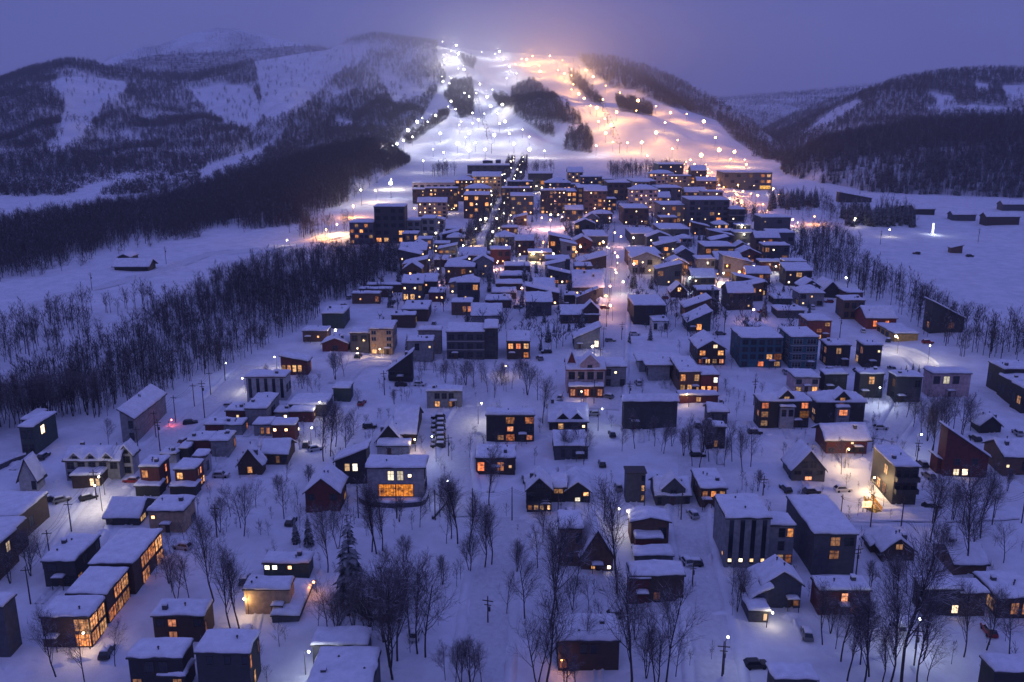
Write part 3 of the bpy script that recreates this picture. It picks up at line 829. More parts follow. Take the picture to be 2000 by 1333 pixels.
def block(root, gz0, base, x0, x1, yb, yf, yr, roof, wall, opts, first):
    """one volume of a building: wall, roof with its snow, windows"""
    pm = ground((x0 + x1) / 2, yb)
    Y = pm[1]; gz = pm[2]
    s = scale_at(pm)
    w = (x1 - x0) / s
    xm = pm[0]
    h = solve_h(xm, Y, gz, yf)
    if roof in ('shedL', 'shedR'): pass
    pk = opts.get('pk')
    rise = opts.get('rs')
    def back_v(d):
        if roof == 'flat': return proj((xm, Y + d, gz + h + .5))[1]
        if roof == 'gableF': return proj((xm, Y + d, gz + h + rise + .4))[1]
        if roof in ('gableS', 'hip'): return proj((xm, Y + d / 2, gz + h + (rise if rise else d * .27) + .4))[1]
        if roof == 'shedF': return proj((xm, Y + d, gz + h + (rise if rise else d * .2)))[1]
        if roof == 'shedB': return proj((xm, Y + d, gz + h - (rise if rise else d * .15)))[1]
        return proj((xm, Y + d, gz + h + (rise or 0) * .5 + .4))[1]
    if roof == 'gableF': rise = max(1.0, solve_h(xm, Y, gz, pk) - h) if pk else (rise or w * .35)
    if roof in ('shedL', 'shedR') and rise is None: rise = w * .22
    lo, hi = 3.0, 45.0
    if 'd' in opts: d = opts['d']
    else:
        for _ in range(30):
            m = (lo + hi) / 2
            if back_v(m) > yr: lo = m
            else: hi = m
        d = min(max(lo, 4.0), 30.0)
    if rise is None: rise = {'gableS': d * .27, 'hip': min(w, d) * .24, 'shedF': d * .2, 'shedB': d * .15}.get(roof, 0)
    fn = roof_fn(roof, w, d, h, rise)
    ox, oy, oz = xm - base[0], Y - base[1], gz - base[2]
    near = s > 3.3
    M = MB()
    ring = [(-w / 2, 0), (0, 0), (w / 2, 0), (w / 2, d / 2), (w / 2, d), (0, d), (-w / 2, d), (-w / 2, d / 2)]
    if roof == 'hip': M.box(-w / 2, w / 2, 0, d, -2.5, h)
    else:
        V = [(x, y, -2.5) for x, y in ring] + [(x, y, fn(x, y)) for x, y in ring]
        M.add(V, [(k, (k + 1) % 8, 8 + (k + 1) % 8, 8 + k) for k in range(8)])
    o = M.build('wall', WALL[wall], root); o.location = (ox, oy, oz)
    if opts.get('wl'): o['label'] = opts['wl']
    # roof board and snow
    ov = opts.get('ov', .55 if roof != 'flat' else .3)
    bot = lambda x, y: fn(max(-w / 2 - ov, min(w / 2 + ov, x)), max(-ov, min(d + ov, y)))
    M = MB()
    xs = steps(-w / 2 - ov, w / 2 + ov, 2, (0,)); yy = steps(-ov, d + ov, 2, (d / 2,))
    if roof == 'hip': xs = steps(-w / 2 - ov, w / 2 + ov, 8, (0,)); yy = steps(-ov, d + ov, 8, (d / 2,))
    th = .28
    slab(M, xs, yy, lambda x, y: bot(x, y) + .02, lambda x, y: bot(x, y) + th)
    rf = M.build('roof', FASCIA if not opts.get('rc') else WALL[opts['rc']], root); rf.location = (ox, oy, oz)
    if not opts.get('bare'):
        sn = opts.get('sn', .62 if roof == 'flat' else .48)
        M = MB()
        k = 12 if near else 5
        ins = .06
        xs = steps(-w / 2 - ov + ins, w / 2 + ov - ins, k, (0, -w / 2 - ov + ins + .28, w / 2 + ov - ins - .28))
        yy = steps(-ov + ins, d + ov - ins, k, (d / 2, -ov + ins + .28, d + ov - ins - .28))
        sd = HR.randrange(9999)
        def top(x, y):
            e = min(x - xs[0], xs[-1] - x, y - yy[0], yy[-1] - y)
            f = 1 if e > .2 else .45
            nz = float(noise2(x / 2.6 + sd, y / 2.6, 5)) * .24 + float(noise2(x / 1.1 + sd, y / 1.1, 6)) * .09
            return bot(x, y) + th + .01 + sn * f + nz * (1 if e > .2 else .6) * min(1, sn / .5)
        slab(M, xs, yy, lambda x, y: bot(x, y) + th + .005, top)
        for i, (x, y, z) in enumerate(M.V):                     # the snow creeps over the eaves here, pulls back there
            ex = x in (xs[0], xs[-1]); ey = y in (yy[0], yy[-1])
            if near and (ex or ey):
                j = float(noise2(x / 1.9 + sd, y / 1.9, 8)) * .2 + float(noise2(x / .8 + sd, y / .8, 9)) * .08
                M.V[i] = (x + (j * (1 if x > 0 else -1) if ex else 0), y + (j * (1 if y > d / 2 else -1) if ey else 0), z)
        so = M.build('roof_snow', ROOF_SNOW, rf, True)
    side = 'r' if xm < 0 else 'l'
    nrow = len(opts.get('f', 'a').split('/'))
    if near and first and side not in opts and 'plain' not in opts and roof != 'gableS' and d > 6 and wall not in ('pink',):
        opts[side] = '/'.join(''.join(HR.choice('.o.oo.l') for _ in range(max(2, int(d / 3.6)))) for _ in range(nrow))
    if s > 4.6 and first and w > 6 and h > 3.5 and HR.random() < .62 and 'D' not in opts.get('f', '') and 'piers' not in opts:
        x = HR.choice((-.28, .0, .26)) * w; pz = min(2.7, h * .55); pd = 1.7; pw = 2.6
        M = MB(); M.box(x - pw / 2, x + pw / 2, -pd, -.02, pz, pz + .16)
        for sx in (-1, 1): M.box(x + sx * (pw / 2 - .18) - .07, x + sx * (pw / 2 - .18) + .07, -pd + .1, -pd + .24, -1, pz - .002)
        b = M.build('porch', FASCIA, root); b.location = (ox, oy, oz)
        M = MB(); slab(M, steps(x - pw / 2 + .05, x + pw / 2 - .05, 4), steps(-pd + .05, -.06, 3), lambda a, b_: pz + .165, lambda a, b_: pz + .3 + .22 * (1 if abs(a - x) < pw * .4 else 0))
        M.build('porch_snow', ROOF_SNOW, b, True)
        dr = obj('door', pane_me(1.0, 2.0, 'D'), root, (ox + x, oy - .005, oz + .1))
    if s > 4.0 and first and 'chim' not in opts and not opts.get('bare') and HR.random() < .7:
        if HR.random() < .55: opts['chim'] = [(HR.choice((.2, .75)), HR.choice((.3, .6)))]
        for _ in range(HR.choice((1, 2))):
            x, y = HR.uniform(-.35, .35) * w, HR.uniform(.2, .8) * d; z = fn(x, y)
            M = MB(); M.tube((x, y, z), (x, y, z + 1.25), .13, .13, 7, True); M.tube((x, y, z + 1.25), (x, y, z + 1.45), .24, .16, 7, True); b = M.build('vent_pipe', POLE, root); b.location = (ox, oy, oz)
    for f in 'frl':
        if f in opts: wall_windows(root, opts[f], f, w, d, min(h, 60), near, ox, oy, oz, opts.get('pf', False))
    if 'g' in opts and roof == 'gableF':                        # windows high in a gable
        for i, ch in enumerate(opts['g']):
            if ch == '.': continue
            n = len(opts['g']); ww = q(min(1.6, w / n * .5)); wh = q(min(1.8, rise * .45))
            loc = (ox - w * .25 + w * .5 * (i + .5) / n, oy, oz + h + rise * .12)
            o = obj('window', window_me(ww, wh, 1), root, loc); obj('pane', pane_me(ww, wh, ch), o)
    if 'bal' in opts:                                           # balconies across the front, at floor fractions
        for fr in opts['bal']:
            M = MB(); z = h * fr
            M.box(-w / 2 + .1, w / 2 - .1, -1.5, -.01, z - .2, z)
            b = M.build('balcony', WALL[opts.get('bc', wall)], root); b.location = (ox, oy, oz)
            M = MB(); M.box(-w / 2 + .1, w / 2 - .1, -1.5, -1.42, z + .004, z + 1.0); M.box(-w / 2 + .1, -w / 2 + .18, -1.418, -.02, z + .004, z + 1.0); M.box(w / 2 - .18, w / 2 - .1, -1.418, -.02, z + .004, z + 1.0)
            M.build('railing', WALL[opts.get('bc', wall)], b)
            M = MB(); slab(M, steps(-w / 2 + .25, w / 2 - .25, 6), steps(-1.35, -.1, 3), lambda x, y: z + .004, lambda x, y: z + .3 + .1 * math.sin(x * 3)); M.build('balcony_snow', ROOF_SNOW, b, True)
    if 'piers' in opts:                                          # pilasters with dark glazed bays between
        n, f2 = opts['piers']
        M = MB()
        for i in range(n):
            x = -w / 2 + w * (i + .5) / n
            p = MB(); p.box(x - w / n * .2, x + w / n * .2, -.06, -.005, 1.0, h - .3)
            b = p.build('glazing', DARKGLASS, root); b.location = (ox, oy, oz)
    if 'band' in opts:
        for fr in opts['band']:
            M = MB(); M.box(-w / 2 - .05, w / 2 + .05, -.35, d * .5, h * fr - .12, h * fr + .12)
            b = M.build('trim_band', FRAME_LIGHT, root); b.location = (ox, oy, oz)
    if 'dorm' in opts:                                           # gabled dormers on the front slope
        for t, dw in opts['dorm']:
            x = -w / 2 + w * t; dh = dw * .55
            zb = h; M = MB()
            yb2 = min(d * .5, d * .5)
            V = [(x - dw / 2, -.12, zb - .4), (x + dw / 2, -.12, zb - .4), (x + dw / 2, -.12, zb + dh * .6), (x, -.12, zb + dh * 1.5), (x - dw / 2, -.12, zb + dh * .6)]
            V += [(a, yb2, c) for a, b_, c in V]
            M.add(V, [(0, 1, 2, 3, 4), (0, 5, 6, 1), (1, 6, 7, 2), (4, 9, 5, 0)])
            dm = M.build('dormer', WALL[wall], root); dm.location = (ox, oy, oz)
            M = MB()
            slab(M, [x - dw / 2 - .4, x, x + dw / 2 + .4], [-.6, yb2], lambda a, b_: zb + dh * 1.5 - abs(a - x) * .9 * dh / (dw / 2) + .02, lambda a, b_: zb + dh * 1.5 - abs(a - x) * .9 * dh / (dw / 2) + .32)
            M.build('dormer_snow', ROOF_SNOW, dm)
            ch = opts.get('dw', 'o'); ww = q(min(1.6, dw * .45)); wh = q(min(1.5, dh * .8))
            pw = obj('window', window_me(ww, wh, 1), root, (ox + x, oy - .13, oz + zb)); obj('pane', pane_me(ww, wh, ch), pw)
    if 'chim' in opts:
        for tx, ty in opts['chim']:
            x = -w / 2 + w * tx; y = d * ty; z = fn(x, y)
            M = MB(); M.box(x - .45, x + .45, y - .45, y + .45, z - .3, z + 1.7)
            c = M.build('chimney', WALL['slate'], root); c.location = (ox, oy, oz)
            M = MB(); M.box(x - .5, x + .5, y - .5, y + .5, z + 1.705, z + 2.05); M.build('chimney_snow', ROOF_SNOW, c)
    if opts.get('snowrail'):
        M = MB(); 
        for i in range(3): M.box(-w / 2 + w * .12, w / 2 - w * .12, d * (.3 + .2 * i), d * (.3 + .2 * i) + .1, fn(0, d * (.3 + .2 * i)) + .5, fn(0, d * (.3 + .2 * i)) + .95)
        b = M.build('snow_guard', FASCIA, root); b.location = (ox, oy, oz)
    FOOT.append((xm - w / 2 - 1, xm + w / 2 + 1, Y - 1.5, Y + d + 1))
    return xm, Y, w, d, h

_ya, _yb, _yc = (float(ground(u, v)[1]) for u, v in ((134, 1265), (176, 1220), (225, 1163)))
DA, DB, DC = _yb - _ya - .9, _yc - _yb - .9, 15.0
def parse_opts(txt):
    o = {}
    for t in txt.split():
        k, v = t.split('=', 1)
        o[k] = v if k in ('f', 'r', 'l', 'g', 'dw', 'bc', 'rc') else eval(v)
    return o

def building(name, label, cat, blocks, group=None):
    core, _, more = label.partition('~')
    x0, x1, yb = blocks[0][:3]
    base = ground((x0 + x1) / 2, yb)
    root = empty(name, tuple(base))
    tag(root, (core + ' ' + more).strip(), cat, group)
    for i, b in enumerate(blocks):
        r = block(root, base[2], base, *b[:7], parse_opts(b[7]), i == 0)
        if i == 0: HOUSES.append((r[0], r[1], r[2], core))
    return root

TABLE = r'''
# name | label (core~rest) | category ; then  > x0 x1 yb yf yr roof wall options
house|grey flat roofed house~cut off by the lower frame edge beside the long terrace|house
> -75 20 1283 1188 1160 flat slate f=oo./oo. r=..
house|long dark terrace of stepped flat roofs~with tall lit window walls along its lane side|terrace house
> 88 181 1265 1207 1168 flat darkbrown f=..B/..B r=BB/BB sn=.7 d=DA
> 139 214 1220 1162 1114 flat darkbrown r=.BB/BBB d=DB
> 184 266 1163 1103 1066 flat darkbrown r=.BBB/.B.B d=DC
house|charcoal house with one lit side window~behind the long dark terrace|house
> 90 152 1146 1098 1045 flat charcoal f=o./.o r=.o.o/L...
barn|long dark barn with three stepped snowy roofs~at the picture edge below the grey spiky dormer chalet|barn
> -70 -6 1140 1076 1050 flat darkbrown r=..W./.... d=9
> -85 22 1100 1046 1012 flat darkbrown r=....
> -60 44 1062 1010 962 flat darkbrown r=.o..
house|red brown house with glazed front~half hidden by bare birches near the lit garden lamp|house
> 303 402 1252 1205 1172 flat darkbrown f=oR.o/.R.. r=R... 
house|dark flat roofed house with a snowy porch~and lit ground floor at the lower frame edge|house
> 258 362 1352 1287 1248 flat black f=.oo./L..L
> 312 364 1352 1322 1312 flat black sn=.8 d=4
house|dark three storey house with square windows~beside the house with the snowy porch|house
> 390 492 1356 1277 1233 flat charcoal f=.o.o.o/....../..o.L. r=l..l/.L..
house|tan wooden box house~with a thick snow roof and dim windows|house
> 294 362 1041 1000 970 flat tan f=S.../.... 
house|dark cottage under a snowy hipped roof~next to the tan wooden box house|house
> 208 272 1026 1011 972 gableS charcoal r=L. f=o.o.
house|red brick row house with dark balcony~lower end of the row, farthest from the woods|row house
> 278 315 962 914 891 flat darkred f=L./.. r=..R./.RL.
> 266 313 970 951 944 flat black d=4 sn=.5
house|red brick row house with glowing side door~beside the tall bare trees on the lane|row house
> 345 384 962 919 897 flat darkred f=L./.. r=.LR./..LL
> 333 383 970 952 946 flat black d=4 sn=.5
house|pale grey annex behind the glowing red row house~with a small snow roof|row house
> 381 405 930 893 879 flat lightgrey r=o.
house|pale grey annex above the red row house balcony~narrow and windowless|row house
> 316 345 905 889 877 flat lightgrey
house|brick red half of the middle duplex~joined to a pale grey half above the row houses|duplex house
> 369 413 886 862 845 flat darkred f=o..
> 352 369 898 878 872 flat black d=5
house|pale grey half of the middle duplex~joined to a brick red half, lamp by its wall|duplex house
> 414 447 893 863 843 flat grey r=..L
house|brick red half of the upper duplex~beside a pale grey half with a red glow|duplex house
> 402 437 851 831 817 flat darkred
house|pale grey half of the upper duplex~beside the brick red half|duplex house
> 438 474 850 832 817 flat grey r=..R
house|low red house with a small wall lamp~at the top of the row beside the lane|duplex house
> 442 479 822 804 788 flat darkred f=..S.
house|grey house with a broad snow roof~joined to the low red house at the top of the row|house
> 481 522 832 800 768 flat grey f=..S r=o
house|long black house with one lit strip~at the edge of the ravine wood|house
> 45 72 890 836 805 flat green f=oo/oo r=.W../.... 
> 47 64 855 822 812 flat black d=9
hall|grey windowless hall with a sloping roof~standing against the dark ravine wood|hall
> 240 266 865 818 782 shedR grey rs=2.5 f=.o/.o r=.... d=24
chalet|large grey chalet with dormers and cross gable~lit porch facing the bright lane|chalet
> 131 236 938 900 872 gableS grey f=ooooo/oooo. dorm=[(.2,2.8),(.5,2.8),(.8,2.8)]
> 236 262 928 888 866 gableF lightgrey pk=872 g=o f=o/o
> 142 198 953 931 924 flat darkbrown f=...WW d=7
cabin|small pale A frame cabin~alone on the snow beside the dormered grey chalet|cabin
> 40 74 961 935 905 gableF lightgrey pk=898 f=..o
apartment_block|grey block with dark vertical window bays~in front of the red house lit orange|apartment block
> 483 560 783 738 724 flat lightgrey piers=(5,0) r=oo f=.....
house|low red house with a lit orange window wall~behind the grey block with vertical bays|house
> 550 602 733 707 692 shedR darkred rs=2 f=LLLL. r=o.R
house|house with a wide snow roof and dark side~amid the cluster below the grey block|house
> 566 638 812 792 770 flat slate r=.o.
house|small green grey house under bare trees~right above the cluster of red and grey duplexes|house
> 652 684 785 760 746 flat green r=o.
house|narrow grey half of the shaded duplex~joined to a red half by a wall lamp|duplex house
> 537 565 820 807 792 flat grey f=.S
house|red half of the shaded duplex~with a bright wall lamp on its corner|duplex house
> 567 611 825 806 793 flat darkred r=.S.
house|grey duplex half with a lit corner window~below the shaded duplex|duplex house
> 497 530 852 831 816 flat grey f=.LR
house|brown duplex half with two small lights~beside the grey half with the lit corner window|duplex house
> 533 577 863 832 818 flat darkred f=S.S./.... r=..S
chalet|brown gabled chalet with a broad snow roof~and yellow window, lamp lit cars behind it|chalet
> 466 512 928 908 868 gableF darkbrown pk=878 f=.L. 
> 512 562 908 887 858 gableS darkbrown f=L.lo
barn|dark red gabled barn~between the white house with glowing terrace and the bare tree|barn
> 598 664 1000 962 905 gableF darkred pk=936 f=o.o/....  
house|black house with two square lit windows~under a rising snow roof|house
> 657 718 946 902 872 shedL charcoal rs=3.5 f=.WW./....
house|white modern house with a glowing yellow terrace~and lit upper windows|house
> 719 829 972 915 892 flat concrete f=..WWS./.YYYY. ov=.6
chalet|dark steep gabled chalet~beside the row of parked cars|chalet
> 735 786 872 862 812 gableF black pk=832 f=.o.
> 770 812 868 848 793 gableS darkbrown f=.
> 737 800 889 873 868 flat concrete f=.D.. d=5
house|small box house with two lit windows~above the column of parked cars|house
> 834 902 797 766 754 flat grey f=.ooo./.L.L. wl="grey_upper_wall"
house|black lodge with a steep slanting roof~on the open slope above the small box house|house
> 759 806 746 724 704 shedL black rs=6.5 f=oo./... bal=[.45]
house|black cube house with red lit rooms and columns~beside the lane lamp|house
> 950 1043 863 813 800 flat black f=..B.B/..R.o/.lB.R sn=.8
house|low red brown house with lit tree trunks in front~below the black cube house|house
> 930 1006 927 896 870 flat darkbrown f=R.lS
house|red and pink half timbered mansion~with steep gables beside the grey wing|mansion
> 1107 1180 770 722 698 gableS pink f=oooo/oooo dorm=[(.6,6.5)] rc=red
> 1107 1124 765 712 700 gableF red pk=688 f=./o g=.
> 1112 1178 777 757 752 flat darkred f=RoRoR d=3.5
> 1181 1222 757 718 700 flat grey f=oS./o.o
house|pale grey angular house with a snow terrace~above the windowless dark barn|house
> 1266 1307 744 714 700 shedB concrete rs=.5 ov=1.4
> 1248 1330 727 706 690 flat concrete d=9 ov=1.0
house|house glowing orange with decks~on two storeys near the windowless dark barn|house
> 1326 1366 768 728 697 flat brown f=L.L/LLL r=o
> 1367 1402 768 734 716 flat red f=..W/LLL
> 1326 1402 787 774 768 flat darkred f=..L.. d=4
barn|large windowless dark slate barn~with a thin ridge of snow|barn
> 1217 1321 838 784 773 gableS charcoal
house|dormered black cottage~under a wide grey snow roof beside the lane lamp|house
> 1073 1147 842 824 788 gableS black f=.L..S dorm=[(.35,3.5),(.72,3.5)] chim=[(.1,.5)]
house|snow buried house under bare trees~between the dormered cottage and the twin gabled chalet|house
> 1083 1148 898 873 842 flat slate f=.o.o.o
chalet|black timber chalet with twin gables~and glowing ground floor windows|chalet
> 1029 1077 1000 957 912 gableF black pk=935 f=o.o/LLLL g=oo bal=[.45]
> 1077 1104 981 952 925 gableS black f=L/.
> 1104 1152 981 960 912 gableF black pk=943 f=..L/.W.
house|tall narrow grey and black house~standing alone beside the twin gabled chalet|house
> 1222 1259 982 925 916 flat slate f=...o/...L/...l bare=1
chalet|small chalet with a central front gable~between the tall narrow house and the lit shed|chalet
> 1281 1347 988 968 932 gableS slate f=o.D.o dorm=[(.5,6)] rc=slate
house|cabin with a lit strip window under its roof~behind the column fronted apartments|cabin
> 1367 1417 992 956 917 flat brown f=LLL/... 
house|small black box house among bare trees~below the house glowing orange|house
> 1380 1415 877 836 824 flat black f=.../.l.
house|small grey snow roofed house~just above the small black box house|house
> 1383 1420 828 805 788 gableS slate f=o.o
house|black duplex with glowing windows and a round gable~beside a darker twin|duplex house
> 1482 1578 835 784 765 hip black f=R.o.R/L...Y/l...o dorm=[(.52,4.5)] dw=L
> 1522 1549 838 797 790 flat concrete f=oo/.. d=6
house|darker black duplex with a lit round gable~next to the glowing twin|duplex house
> 1592 1686 828 786 762 hip black f=o.R.o/.o.o./..... dorm=[(.52,4.5)] dw=L
> 1632 1657 832 798 791 flat grey f=R/. d=6
house|pinkish white box house with two glowing doors~above the glowing duplex|house
> 1551 1598 767 739 722 flat pink f=o.o/L.L
house|black box house without lit windows~between the pinkish white box and the lit black box|house
> 1609 1652 767 733 722 flat black f=.oo/.o. 
house|black box house with one glowing upper window~second of the dark boxes from the pinkish white one|house
> 1676 1722 777 732 722 flat black f=.L./..o r=o
house|dark box house beside five small conifers~third of the dark boxes|house
> 1746 1796 787 738 725 flat charcoal f=..o/.o.
house|wide pinkish box house with a bright window~at the end of the row of dark boxes|house
> 1816 1891 777 731 718 flat pink f=oWo./.... 
house|red house with a broad snow roof and porch light~behind the chalet with glass gable|house
> 1613 1692 886 858 828 gableS darkred f=..S./o.oo ov=1.0
chalet|grey timber chalet with a steep glazed gable~beside the lamp lit tree|chalet
> 1546 1610 940 918 858 gableF slate pk=882 f=ooo/.R. g=oo
house|long tan two storey building with a lit side~black glazed end and snow roof|apartment block
> 1741 1787 986 914 872 flat charcoal f=ooo/ooo/... l=..L./.LL. bal=[.36,.68] wl="black_glazed_end_wall"
chalet|dark red chalet with a slanting roof~and two pale lit windows|chalet
> 1840 1926 932 893 858 shedR darkred rs=8 f=.o.o./.WW..
> 1828 1850 926 905 890 shedR darkred rs=1.5
house|brown house with a snow roof at the frame edge~beside the dark red slanting chalet|house
> 1957 2025 928 893 858 gableS brown f=S.oo
cabin|small dark gabled cabin deep in snow~above the dark red slanting chalet|cabin
> 1912 1954 846 832 802 gableF black pk=815
apartment_block|dark box house with vertical windows~uppermost of the three at the frame edge|house
> 1955 2015 772 723 705 flat black f=.oo l=o.o
apartment_block|dark box house with tall glazed bays~middle of the three at the frame edge|house
> 1974 2035 792 748 730 flat black f=o.o l=oo.o
apartment_block|dark box house with a lit doorway~lowest of the three at the frame edge|house
> 1992 2060 808 760 746 flat black f=.o. l=oL
chalet|brown steep gabled lodge~with a grey snow wing among bare trees|lodge
> 1135 1197 1115 1086 990 gableF brown pk=1038 f=..../.S.S
> 1093 1136 1106 1034 1000 flat brown f=o.o/.o.
house|timber house under a broad low gable roof~stacked above two snow covered porches|house
> 1232 1305 1062 1020 990 gableF brown pk=1012 f=..o
> 1241 1293 1075 1054 1034 flat darkred d=7
garage|low garage buried in snow~in front of the timber house with stacked porches|garage
> 1240 1314 1097 1087 1075 flat slate
house|black two storey house with one pale window~beside the parked white pickup|house
> 1230 1334 1177 1126 1098 flat darkbrown f=.l.../.Wl..
> 1228 1268 1180 1132 1126 flat darkred d=3.5 f=.
house|dark house hidden by tall bare trees~with an orange lit corner near the frame edge|house
> 1090 1208 1310 1254 1205 flat darkbrown f=..oo../R..... sn=.9
apartment_block|column fronted grey apartments~in three blocks with a row of entrance lamps|apartment building
> 1413 1498 1110 1014 968 flat grey piers=(4,0) f=......../..../SSSS l=..../...S
> 1498 1546 1104 1028 1003 flat grey f=.oL/.o./.lL
> 1584 1666 1122 1045 968 flat slate f=.lo/.l./... l=..../....
house|navy gabled house with a lit porch~in front of the column fronted apartments|house
> 1487 1562 1188 1142 1086 gableF navy pk=1117 f=..../...l r=..
> 1466 1500 1196 1168 1135 shedL navy rs=2 d=9
> 1462 1500 1216 1195 1184 flat slate f=..W d=6
house|low dark red house with an orange lit door~behind the row of thin bare trunks|house
> 1597 1695 1202 1155 1127 flat darkred f=..R.o/o..R.
cabin|small dark cabin with a steep gable~on the slope below the lit yellow stair|cabin
> 1722 1784 1097 1076 1026 gableF darkbrown pk=1054 g=l
> 1700 1726 1080 1066 1052 shedL darkbrown rs=2
shed|low brown shed with a snow roof~behind the tall trees near the dark long house|shed
> 1862 1925 1122 1102 1062 gableS brown f=...
house|long dark house with a snowy split roof~behind thin bare trees near the frame edge|house
> 1800 1872 1202 1153 1126 flat black f=.o../...W
> 1872 1922 1204 1160 1132 flat darkbrown f=o../...
house|dark house with a lit side window~against the frame edge beside the long split roof house|house
> 1945 2035 1208 1170 1118 flat darkbrown f=.ll. l=.L
house|dark house roof at the lower frame corner~below the long split roof house|house
> 1930 2035 1400 1315 1280 flat black l=.o
house|low snow roofed house with black walls~at the lower frame edge by the swept car|house
> 1508 1590 1390 1330 1300 flat charcoal bare=0
house|grey green modern house with bright entrance~above its tan vertical clad annex|house
> 516 604 1128 1102 1079 flat green f=WW.S../......
house|tan vertical clad house with a snowy terrace~below the bright grey green modern house|house
> 480 567 1200 1153 1128 flat tan f=.....
> 532 584 1216 1204 1160 flat slate d=13 sn=.8
house|snow heaped house behind the tall bare trees~dark windowless front|house
> 704 783 1216 1173 1104 flat darkbrown f=o.../.... chim=[(.3,.8)] sn=.9
house|big snow roofed house at the lower frame edge~with a parapet and dark side wall|house
> 605 727 1410 1345 1270 flat slate sn=.9
> 612 718 1300 1262 1250 flat slate d=5
house|dark green house at the edge of the wood~above the small white box cottage|house
> 630 672 642 614 598 flat green r=.o.
house|long brown house with lamps and a snow roof~lowest of the three stepped roofs|house
> 688 742 594 575 569 flat brown f=.S..l
house|long dark house with a snow roof~middle of the three stepped roofs|house
> 702 765 581 566 561 flat darkbrown r=.S
house|long dark house with a thin snow roof~topmost of the three stepped roofs|house
> 716 786 572 558 553 flat darkbrown r=o
house|red house with one bright window~beside the lamp lit snow bank|house
> 838 868 590 573 563 flat darkred f=.SS r=o
house|dark house under a wide snow roof with chimneys~above the beige block|house
> 786 836 628 606 588 flat darkbrown r=l.. chim=[(.3,.7),(.7,.5)]
house|brown house with two lit side windows~above the beige block|house
> 765 811 641 617 609 flat darkbrown r=LL f=o..
apartment_block|beige four storey block with a glowing base~paired dark windows in a grid|apartment block
> 724 768 693 644 627 flat tan f=o.o/o.o/l.o/LL. r=ooo/ooo pf=1
house|grey box house~joined to the beige four storey block|house
> 685 721 689 652 640 flat slate f=oo/.. r=.
house|dark red gabled house~in front of the grey box and beige block|house
> 630 680 687 672 650 gableF darkred pk=662 f=.o.
house|brown house with lit windows at the wood edge~behind the dark red gabled house|house
> 592 640 668 648 638 flat brown f=..S.
house|pale grey modern house with a lower snow roof~beside the large slate apartment block|house
> 797 846 708 668 657 flat grey f=.o.S/....
> 818 862 692 647 638 flat grey f=....
apartment_block|large dark slate apartment block with balcony bands~and a tower|apartment block
> 873 946 702 650 632 flat slate f=oooo/oooo/oooo band=[.36,.68]
> 946 972 702 643 632 flat charcoal f=o/o/o d=14
house|brown house with two orange windows~beside the wide grey snow roof|house
> 882 922 616 592 583 flat brown f=..LR
house|grey house under a very wide snow roof~above the large slate apartment block|house
> 921 979 632 617 593 gableS grey f=....
lodge|timber lodge with a hipped snow roof and small lights~below the tree lined avenue|lodge
> 870 926 556 522 508 hip brown f=S.lS/.S.l
house|small dark house with a snow roof~beside the timber lodge|house
> 848 876 522 509 499 flat darkbrown
house|dark house with a slanting snow roof~above the timber lodge|house
> 920 966 510 500 489 shedR darkbrown rs=3
house|terrace house with a snow roof~topmost of the five stepped beside the avenue|terrace house
> 985 1035 532 521 512 flat darkbrown r=o
house|terrace house with a snow roof~second of the five stepped beside the avenue|terrace house
> 976 1030 549 540 530 flat darkbrown r=o
house|terrace house with a snow roof~third of the five stepped beside the avenue|terrace house
> 968 1020 567 556 546 flat darkbrown r=S
house|terrace house with a snow roof~fourth of the five stepped beside the avenue|terrace house
> 960 1008 584 573 562 flat darkbrown r=o
house|terrace house with a snow roof~lowest of the five stepped beside the avenue|terrace house
> 948 998 602 588 576 flat darkbrown r=l
house|grey house with a flat snow roof~above the glowing orange courtyard lamp|house
> 1066 1113 534 508 499 flat slate f=...
house|grey house with a tilted snow roof~just below the orange courtyard lamp|house
> 1043 1083 582 563 545 shedF slate
house|grey house with a snow roof~between the tilted roof house and the lit orange lodge|house
> 1028 1077 618 591 573 shedF slate f=.o.
house|house with a broad snow roof and two chimneys~beside the pink lit crossing|house
> 1120 1178 582 562 528 gableS slate f=S.l. chim=[(.4,.4),(.7,.3)]
house|dark house with a slanting snow roof~beside the upper main street|house
> 1128 1184 524 514 497 shedL darkbrown rs=4
house|grey house with a broad flat snow roof~at the top of the main street|house
> 1144 1187 482 463 441 flat slate
house|dark house with a gabled porch~beside the main street below the pink lit crossing|house
> 1095 1170 632 615 596 gableS darkbrown dorm=[(.78,7)] f=o.o.
house|small dark box house~above the house with the gabled porch|house
> 1103 1124 594 578 570 flat black
house|grey shed roofed house~beside the small dark box and the main street|house
> 1126 1166 600 582 572 shedL slate rs=4
house|grey house with a steeply slanting snow roof~beside the lower main street|house
> 1121 1171 682 662 640 shedL grey rs=4.5 f=...W
house|black box house with an open dark front~across the main street from the gabled porch|house
> 1237 1299 636 598 577 flat black f=.o./...
house|small white box house~attached in front of the black box house|house
> 1275 1305 647 629 613 flat white f=o.o
lodge|timber lodge with warm windows~beside the upper main street|lodge
> 1230 1290 527 497 483 flat brown f=l.lL/.l.S bal=[.45]
lodge|grey lodge with one orange window~at the top of the main street|lodge
> 1232 1283 479 458 445 flat slate f=..L.
house|dark gabled cottage with a star lamp~above the two slanting roof houses|house
> 1310 1342 582 571 548 gableF darkbrown pk=556 g=S
house|dark house with a snow dusted roof~above the timber hall|house
> 1288 1345 472 449 437 flat slate f=o.oS
hall|dark timber hall~among the bare trees beside the wood|hall
> 1375 1433 514 483 472 flat darkbrown f=ll.l/....
house|brown house with a slanting snow roof~upper of a stacked pair|house
> 1337 1386 624 602 582 shedL brown rs=4
house|dark green house with a slanting snow roof~lower of a stacked pair, one lit window|house
> 1343 1387 648 630 606 shedL green rs=4.5 f=.L.
